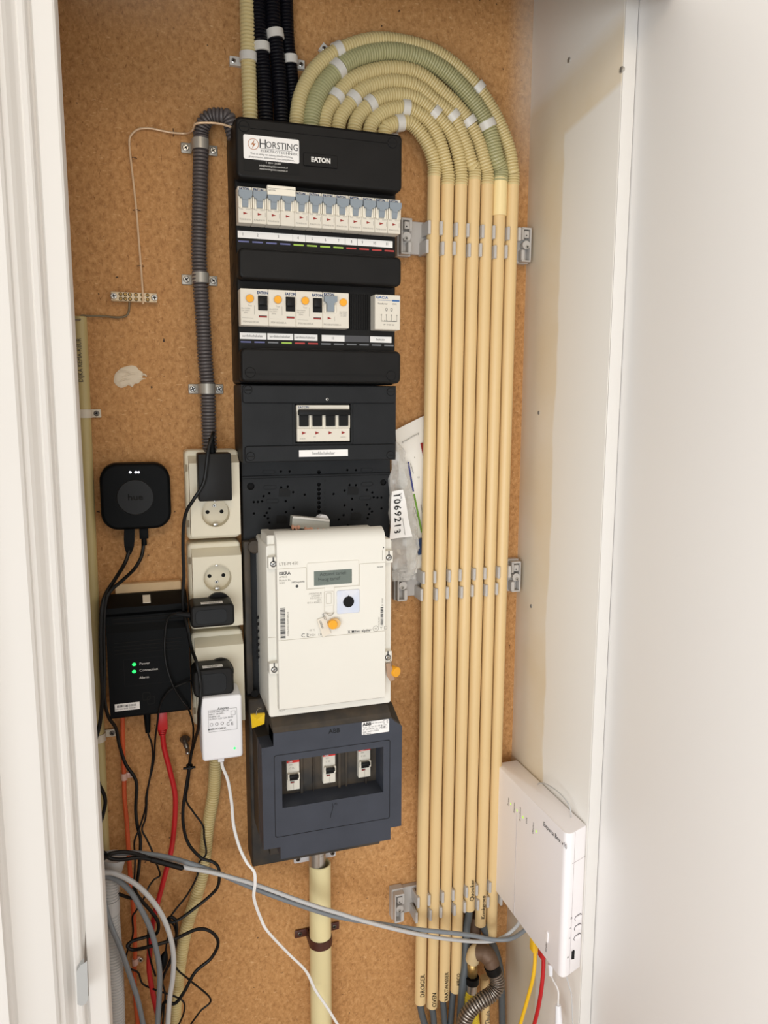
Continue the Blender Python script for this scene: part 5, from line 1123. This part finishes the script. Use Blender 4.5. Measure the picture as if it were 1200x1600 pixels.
bmesh.ops.bevel(t_, geom=[e for e in t_.edges if e.calc_face_angle(0) > 1.0], offset=.0022, segments=2, affect='EDGES', profile=.5)
MB().merge(t_, True).build('housing', ROUT, rt, sharp=40)
mb = MB(); yl = RQ(240, 600).y
mb.box(RX-.0003, RX, yl-.0003, yl+.0003, rz0+.002, rz1-.045); mb.box(.5555, .5560, ys(.5558)-.0003, ys(.5558)+.001, rz0+.001, rz1-.001); mb.loops([[(x, ys(x)-.0003, z), (x, ys(x)-.0003, z+.0005), (x, ys(x)+.001, z+.0005), (x, ys(x)+.001, z)] for x, z in ((RX+.012, rz1-.047), (.5795, rz1-.047))], smooth=False); mb.build('casing_seam', mat('router_seam', (190, 182, 184), .6), rt)
for x, y in ((211, 350), (246, 387), (280, 425), (355, 505)): q = RQ(x, y); MB().sphere((RX+.0006, q.y, q.z), .0024, 12, (.4, 1, 1.1)).build('status_light', LEDY, rt, label='lit lime light')
mb = MB()
for x, y, s_ in ((198, 335, 'Power'), (231, 370, 'Internet'), (265, 407, 'Broadband'), (302, 445, 'WPS'), (339, 487, 'Wireless')):
    q = RQ(x, y); mb.text(s_, .0052, (RX-.0003, q.y, q.z), 90, X=(0, -1, 0))
qa, qb = RQ(410, 482), RQ(530, 590); mb.text('Experia Box v10', .0098, (RX-.0003, (qa.y+qb.y)/2+.003, (qa.z+qb.z)/2), X=(0, -1, 0), wx=.98, bold=.008)
q = RQ(412, 1160); mb.text('wireless', .0052, (RX-.0003, q.y, q.z), 90, X=(0, -1, 0))
for x, y, s_ in ((558, 1003, '\u00d8'), (553, 1057, 'o'), (547, 1113, 'o'), (537, 1222, 'H')): q = A(740+x/3.636, 1160+y/3.636, yf_+.004); mb.text(s_, .0045, (q.x, ys(q.x)-.0004, q.z))
mb.build('lettering', DTX, rt)
q = RQ(418, 1105); mb = MB(); P = slot(0, 0, .018, .006); mb.loops([[(RX+.001, q.y-v, q.z+u) for u, v in P], [(RX-.0012, q.y-v*.9, q.z+u*.95) for u, v in P]]); mb.build('front_button', ROUT, rt)
for y in (1000, 1055, 1111):
    q = A(740+600/3.636, 1160+y/3.636, yf_+.008); q.x = min(q.x, .5695); P = slot(q.x, q.z, .013, .0062)
    MB().loops([[(q.x+(x-q.x)*1.14, ys(x)+o_, q.z+(z-q.z)*1.2) for x, z in P] for o_ in (.001, -.0004)]).build('button_rim', DTX, rt)
    MB().loops([[(x, ys(x)+.001, z) for x, z in P], [(x, ys(x)-.0022, z) for x, z in P]]).build('side_button', ROUT, rt)
q = A(740+568/3.636, 1160+1215/3.636, yf_+.005); MB().box(q.x-.0028, q.x+.0028, ys(q.x)-.0008, ys(q.x)+.002, q.z-.0065, q.z+.0065).build('usb_port', HOLE, rt)
# router leads
o, _ = cable('router_power_lead', 'thin grey lead looping over the top edge of the white router', [(838, 1232, -.09), (842, 1224, -.11), (855, 1226, -.14), (875, 1240, -.175), (890, 1260, -.20), (893, 1285, -.205)], .0009, CLG)
def xcable(name, lab, pts, r, m, k=8):
    o = MB().tube(down(smooth([AX(*p) for p in pts], k)), r, 10).build(name, m); return tag(o, lab, 'cable')
t = thing('yellow_network_cable', 'yellow network cable hanging from under the router', 'cable', AX(813, 1600, .545))
P = down(smooth([AX(836, 1470, .556), AX(836, 1500, .555), AX(833, 1527, .552), AX(826, 1555, .55), AX(812, 1604, .545)])); MB().tube(P, .0029, 12).build('cable_sheath', CYEL, t)
q = P[0]; MB().box(q.x-.006, q.x+.005, q.y-.006, q.y+.006, q.z-.016, q.z+.004, .001).build('plug', CYEL, t)
t = thing('red_router_cable', 'red network cable hanging from under the router', 'cable', AX(835, 1600, .545))
P = down(smooth([AX(849, 1482, .556), AX(849, 1512, .555), AX(846, 1545, .552), AX(841, 1575, .55), AX(834, 1604, .548)])); MB().tube(P, .0031, 12).build('cable_sheath', CRED, t)
q = P[0]; MB().box(q.x-.006, q.x+.005, q.y-.006, q.y+.006, q.z-.014, q.z+.004, .001).build('plug', CRED, t)
t = thing('white_router_lead', 'thin white lead with an inline connector below the router', 'cable', AX(872, 1600, .56))
P = smooth([AX(859, 1505, .558), AX(860, 1520, .558), AX(864, 1531, .558), AX(872, 1548, .560), AX(872, 1570, .560), AX(873, 1604, .560)]); P = down(P); MB().tube(P, .0013, 8).build('cable_sheath', CWHT, t)
MB().cyl(AX(860, 1506, .558), AX(860.5, 1524, .558), .004, .003, n=12).build('plug', WHT, t); MB().cyl(AX(872, 1570, .56), AX(873, 1602, .56), .0042, .0058, n=14).build('connector', WHT, t)
xcable('thin_white_wire', 'thin white wire hanging close to the panel front edge below the router', [(884, 1522, .566), (889, 1540, .568), (893, 1556, .57), (895, 1604, .57)], .0009, CLG)

# ------------------------------------------------------------------ conduits and cables lower left
pts = [(338, 1150, -.03), (337, 1188, -.030), (334, 1237, -.022), (325, 1290, -.018), (321, 1330, -.018), (316, 1367, -.018), (307, 1400, -.018), (296, 1433, -.018), (288, 1465, -.018), (281, 1508, -.018), (276, 1553, -.018), (272, 1606, -.018)]
o = MB().corr(px_path(pts), .0092, .0040, .0013, 18).build('corrugated_hose', FLEX); tag(o, 'cream corrugated hose running down from behind the white adapter', 'corrugated conduit')
t = thing('grey_corrugated_hose', 'light grey corrugated hose beside the door frame at lower left', 'corrugated conduit', A(181, 1600, -.05))
MB().corr(px_path([(177, 1347, -.05), (172, 1380, -.05), (171, 1410, -.05), (173, 1447, -.05), (176, 1487, -.05), (179, 1540, -.05), (181, 1610, -.05)]), .0128, .0046, .0012, 20).build('hose_wall', HOSEG, t)
MB().tube([A(171, 1404, -.05), A(171.5, 1424, -.05)], .0136, 24).build('collar', HOSEG, t)
MB().tube([A(178, 1338, -.05), A(175, 1362, -.05)], [.0165, .013], 24).build('flared_end', HOSEG, t)
t, _ = cable('orange_cable', 'orange cable clipped to the board behind the black gateway', [(190, 1115, -.008), (191.5, 1123, -.007), (192, 1167, -.006), (194, 1213, -.006), (194.5, 1245, -.006), (198, 1284, -.006), (201, 1330, -.006), (204, 1375, -.006), (207, 1407, -.006), (210, 1450, -.006), (211, 1487, -.006), (210, 1527, -.006), (212, 1567, -.006), (216, 1606, -.006)], .0031, CORG, ends=True)
for k, (px, py, sxp) in enumerate(((194, 1213, 207), (211, 1502, 220))):
    q = A(px, py, -.006); t = thing('cable_clip', ('clear clip on the orange cable beneath the gateway', 'clear clip on the orange cable near the bottom of the photo')[k], 'clip', q, 'clips on the orange cable')
    mb = MB(); band(mb, q.x, -.006, .0032, q.z-.005, q.z+.005); mb.box(q.x, A(sxp, py, -.004).x, -.005, -.001, q.z-.004, q.z+.004, .001); mb.build('clip_body', mat('pinkish_clear_plastic', (226, 186, 172), .3), t)
    mb = MB(); x = A(sxp, py, -.006).x; cross_screw(mb, x, -.0068, q.z, .0034, STEEL, HOLE); mb.build('screw', None, t)
t, _ = cable('red_network_cable', 'red network cable hanging from under the black gateway', [(254, 1140, -.035), (254.5, 1152, -.034), (257, 1171, -.032), (266, 1206, -.03), (273, 1237, -.028), (274, 1264, -.026), (271.5, 1299, -.025), (267, 1332, -.025), (259, 1363, -.025), (249, 1401, -.025), (241, 1433, -.028), (235, 1473, -.03), (233, 1513, -.03), (239, 1553, -.03), (246, 1585, -.03), (250, 1610, -.03)], .0037, CRED, ends=True)
q = A(254, 1120, -.035); z1 = gz0+.001
MB().box(q.x-.0072, q.x+.0062, -.042, -.028, A(254, 1138, -.035).z, z1, .001).build('plug', CRED, t)
mb = MB()
for k in range(4): p = A(253.6, 1137+k*3, -.035); mb.cyl((p.x, -.035, p.z), (p.x, -.035, p.z-.0016), .0068-.0006*k, n=16)
mb.build('ribbed_boot', CRED, t)
t, _ = cable('gateway_power_lead', 'thin black lead dropping from the gateway power plug into the tangle', [(231, 1140, -.035), (232, 1148, -.034), (237, 1162, -.032), (238.5, 1183, -.028), (235, 1210, -.028), (230, 1240, -.028), (229, 1262, -.028), (227, 1280, -.028), (222, 1296, -.03), (229, 1311, -.035), (237, 1328, -.045), (244, 1348, -.04), (250, 1367, -.035), (241, 1374, -.035), (233, 1385, -.036), (224, 1405, -.04), (212, 1424, -.04), (207, 1433, -.04), (208, 1455, -.036), (205, 1471, -.03), (198, 1490, -.02),
    (197, 1503, -.014), (203, 1513, -.016), (216, 1520, -.02), (223, 1537, -.025), (244, 1547, -.035), (271, 1556, -.045), (287, 1566, -.05), (287, 1583, -.045), (277, 1606, -.04)], .0013, CBLK, ends=True)
q = A(230, 1117, -.035); MB().cyl((q.x, -.035, gz0+.001), (A(231, 1143, -.035).x, -.035, A(231, 1144, -.035).z), .0052, .0034, n=16).build('plug', DEV, t)
o, _ = cable('light_grey_cable', 'light grey cable curving out from the door frame down across the tangle', [(150, 1362, -.075), (163, 1363, -.075), (180, 1365, -.075), (207, 1378, -.075), (231, 1399, -.075), (252, 1428, -.075), (265, 1460, -.075), (271, 1492, -.072), (270, 1527, -.07), (265, 1561, -.068), (262, 1606, -.065)], .0035, CLG)
o, _ = cable('mid_grey_cable', 'darker grey cable curving just inside the light grey one at lower left', [(150, 1365, -.066), (164, 1368, -.066), (185, 1376, -.066), (204, 1393, -.066), (218, 1416, -.066), (233, 1446, -.064), (243, 1478, -.062), (249, 1513, -.06), (249, 1550, -.058), (246, 1606, -.055)], .0038, CGRY)
o, _ = cable('frame_side_grey_cable', 'grey cable slanting over the light grey corrugated hose', [(160, 1400, -.072), (166, 1422, -.072), (173, 1446, -.072), (188, 1481, -.07), (204, 1527, -.06), (215, 1561, -.055), (225, 1606, -.05)], .0036, CGRY)
o, _ = cable('hanging_black_cable', 'short black cable arc showing beside the door frame over the olive pipe', [(148, 1205, -.045), (155, 1226, -.038), (162, 1240, -.036), (164.5, 1253, -.036), (162, 1268, -.037), (157, 1285, -.04), (148, 1300, -.05)], .0026, CBLK)
o, _ = cable('black_loop_cable', 'black cable sweeping from the door frame under the grey cables', [(148, 1350, -.07), (163, 1373, -.058), (170, 1384, -.055), (185, 1396, -.052), (200, 1402, -.048), (214, 1406, -.046), (221, 1420, -.046), (228, 1440, -.046)], .0023, CBLK)
o, _ = cable('long_grey_cable', 'long dark grey cable sagging from the door frame to the router', [(150, 1330, -.09), (165, 1334, -.09), (190, 1333, -.088), (215, 1333, -.086), (260, 1339, -.082), (303, 1351, -.08), (340, 1364, -.08), (380, 1381, -.08), (420, 1397, -.08), (482, 1419, -.079), (525, 1432, -.079), (570, 1440, -.077), (612, 1446, -.076), (650, 1452, -.074), (700, 1457, -.074), (740, 1462, -.074), (770, 1468, -.078), (797, 1467, -.09), (818, 1455, -.11), (832, 1440, -.12)], .0034, CGRY, n=12)
o, _ = cable('long_white_cable', 'long pale grey cable sagging alongside the dark grey one to the router', [(245, 1342, -.078), (287, 1355, -.083), (330, 1363, -.087), (380, 1376, -.088), (420, 1389.5, -.088), (462, 1405, -.088), (500, 1418, -.088), (530, 1427, -.087), (562, 1437, -.086), (600, 1447.5, -.085), (650, 1459, -.080), (690, 1466, -.072), (740, 1471, -.066), (770, 1470, -.068), (790, 1462, -.078), (808, 1446, -.095), (815, 1430, -.11)], .0030, CLG, n=12)
t = thing('black_patch_lead', 'black lead with a blunt rounded end lying along the grey cable', 'cable', A(283, 1356, -.095))
MB().tube(px_path([(152, 1325, -.10), (163, 1333, -.10), (172, 1341, -.10), (191, 1343, -.098), (215, 1340, -.097), (240, 1344, -.096), (262, 1350, -.095)]), .0026, 10).build('cable_sheath', CBLK, t)
MB().tube(px_path([(236, 1343, -.096), (262, 1350, -.095), (282, 1355.5, -.095), (284, 1356.3, -.095)]), [.0036]*23+[.0030, .0018], 12).build('blunt_end', CBLK, t)
o, _ = cable('upper_black_lead', 'black lead arching over the start of the grey cable at the door frame', [(152, 1350, -.105), (163, 1341, -.105), (173, 1334, -.105), (193, 1331, -.103), (212, 1334, -.10), (225, 1338, -.096), (245, 1345, -.093)], .0026, CBLK)
# loose knot and inline connector
t = thing('inline_connector', 'small black inline connector hanging from the knotted leads at lower left', 'connector', A(256, 1510, -.05))
MB().tube(px_path([(262, 1440, -.056), (266, 1452, -.056), (261, 1470, -.055), (259, 1486, -.054)]), .0013, 8).build('lead', CBLK, t)
P = [A(259, 1486, -.054), A(257, 1493, -.054), A(256, 1500, -.054), A(254, 1510, -.054), A(253, 1518, -.054)]; MB().tube(P, [.0018, .0048, .0062, .0050, .002], 12).build('body', DEV, t)
o, _ = cable('short_black_lead', 'short black lead hanging straight down at the bottom of the tangle', [(265, 1500, -.05), (258, 1520, -.05), (254, 1535, -.05), (258, 1553, -.05), (256, 1580, -.05), (254, 1606, -.05)], .0013, CBLK)
q = A(296, 1198, -.034); o = MB().tube([q+Vector((0, 0, .003)), q-Vector((0, 0, .003))], .0046, 14).box(q.x-.009, q.x+.008, -.040, -.037, q.z-.0006, q.z+.0018).build('cable_tie', CBLK); tag(o, 'small black tie bundling the leads left of the white adapter', 'cable tie')
# metal hook
t = thing('metal_hook', 'small dark metal hook screwed to the board left of the white adapter', 'hook', A(291, 1178, 0))
q = A(289, 1155, -.006); mb = MB().sphere((q.x, -.006, q.z), .0075, 16, (1, .55, .8)); mb.build('rosette', DSTEEL, t)
MB().tube(px_path([(287, 1152, -.010), (289, 1160, -.018), (292, 1168, -.022), (293, 1175, -.014)]), [.0042]*8+[.0038]*8+[.003]*8+[.0022], 12).build('prong', DSTEEL, t); q = A(293, 1176, -.016); MB().sphere(q, .0034, 12).build('tip', STEEL, t)

# ------------------------------------------------------------------ lower right: cable tails, gas pipe and hose
tails = [((656, 1566), (659, 1584), (667, 1612), .0056), ((674, 1572), (677, 1586), (679, 1612), .0052), ((692, 1560), (693, 1575), (696, 1612), .0052), ((708, 1548), (707, 1562), (703, 1612), .0052)]
for k, (a, b, c, r) in enumerate(tails):
    o, _ = cable('cable_tail', 'slate grey cable coming out of the %s conduit bottom end' % pos[k], [(*a, CY), (*b, CY), (*c, CY)], r, CDG, group='cable tails below the conduits', n=14)
o, _ = cable('cable_tail', 'slate grey cable leaving the Quooker conduit and running down behind the long cables', [(733, 1415, CY), (732, 1432, CY), (729, 1452, CY), (727.5, 1500, -.035), (723, 1540, -.04), (718, 1612, -.045)], .0064, CDG, group='cable tails below the conduits', n=14)
o, _ = cable('cable_tail', 'slate grey cable from the Kookgroep conduit passing behind the gas elbow', [(753, 1440, CY), (757, 1452, CY), (764, 1465, -.026), (776, 1490, -.02), (783, 1530, -.02), (785, 1612, -.02)], .0058, CDG, group='cable tails below the conduits', n=14)
IRON = mat('brown_iron_fitting', (112, 88, 70), .55, metal=.3, noise_amt=.3); HEMP = mat('pale_hemp_wrap', (206, 182, 140), .8, bump=.6, bscale=400)
t = thing('gas_elbow', 'brown iron gas elbow wrapped in pale sealant at the bottom right', 'pipe fitting', A(745, 1520, -.06))
MB().tube(px_path([(742, 1430, -.014), (742, 1460, -.014), (741, 1485, -.024), (740, 1496, -.03)]), .0105, 18).build('riser', IRON, t)
MB().tube(px_path([(738, 1500, -.045), (742, 1488, -.05), (750, 1484, -.052)]), .0115, 18).build('sealant_wrap', HEMP, t)
MB().tube(px_path([(747, 1488, -.055), (757, 1489, -.062), (765, 1498, -.068), (770, 1510, -.072), (772, 1518, -.074)]), [.0130]*8+[.0135]*8+[.0125]*8+[.0118]*9, 22).build('elbow', IRON, t)
MB().cyl(A(738, 1500, -.045), A(738, 1524, -.045), .0092, .0085, n=8).build('brass_nut', BRASS, t)
MB().cyl(A(738, 1526, -.045), A(738, 1536, -.045), .0112, n=22, bev=.001).build('black_collar', PITCH, t); MB().cyl(A(737, 1536, -.045), A(736, 1551, -.045), .0090, n=22).build('steel_sleeve', STEEL, t)
o = MB().corr(px_path([(736, 1549, -.045), (733, 1562, -.044), (738, 1580, -.042), (742, 1612, -.04)]), .0098, .0036, .001, 18).build('yellow_gas_hose', mat('yellow_gas_hose', (222, 196, 52), .4)); tag(o, 'ribbed yellow hose below the brass fitting', 'hose')
t = thing('steel_flexible_hose', 'silver corrugated metal hose curling down from the brown elbow', 'hose', A(720, 1610, -.08))
MB().corr(px_path([(770, 1512, -.072), (776, 1526, -.074), (777, 1540, -.076), (768, 1553, -.078), (753, 1563, -.08), (737, 1576, -.08), (727, 1592, -.08), (722, 1615, -.08)]), .0122, .0044, .0020, 22).build('hose_wall', mat('tarnished_steel', (150, 140, 130), .32, metal=.85), t)
MB().tube([A(768, 1508, -.072), A(772, 1518, -.073)], .0128, 22).build('end_collar', PITCH, t)
t = thing('short_cream_pipe', 'short cream pipe with handwriting behind the silver hose', 'conduit', A(759, 1610, -.03))
MB().tube(down([A(757, 1527, -.03), A(758.5, 1612, -.03)]), .0078, 20).build('pipe_wall', COND, t)
q = A(763, 1590, -.0378); MB().text('Thuis', .012, (q.x-.001, -.0381, q.z), 90).build('marker_lettering', DTX, t)
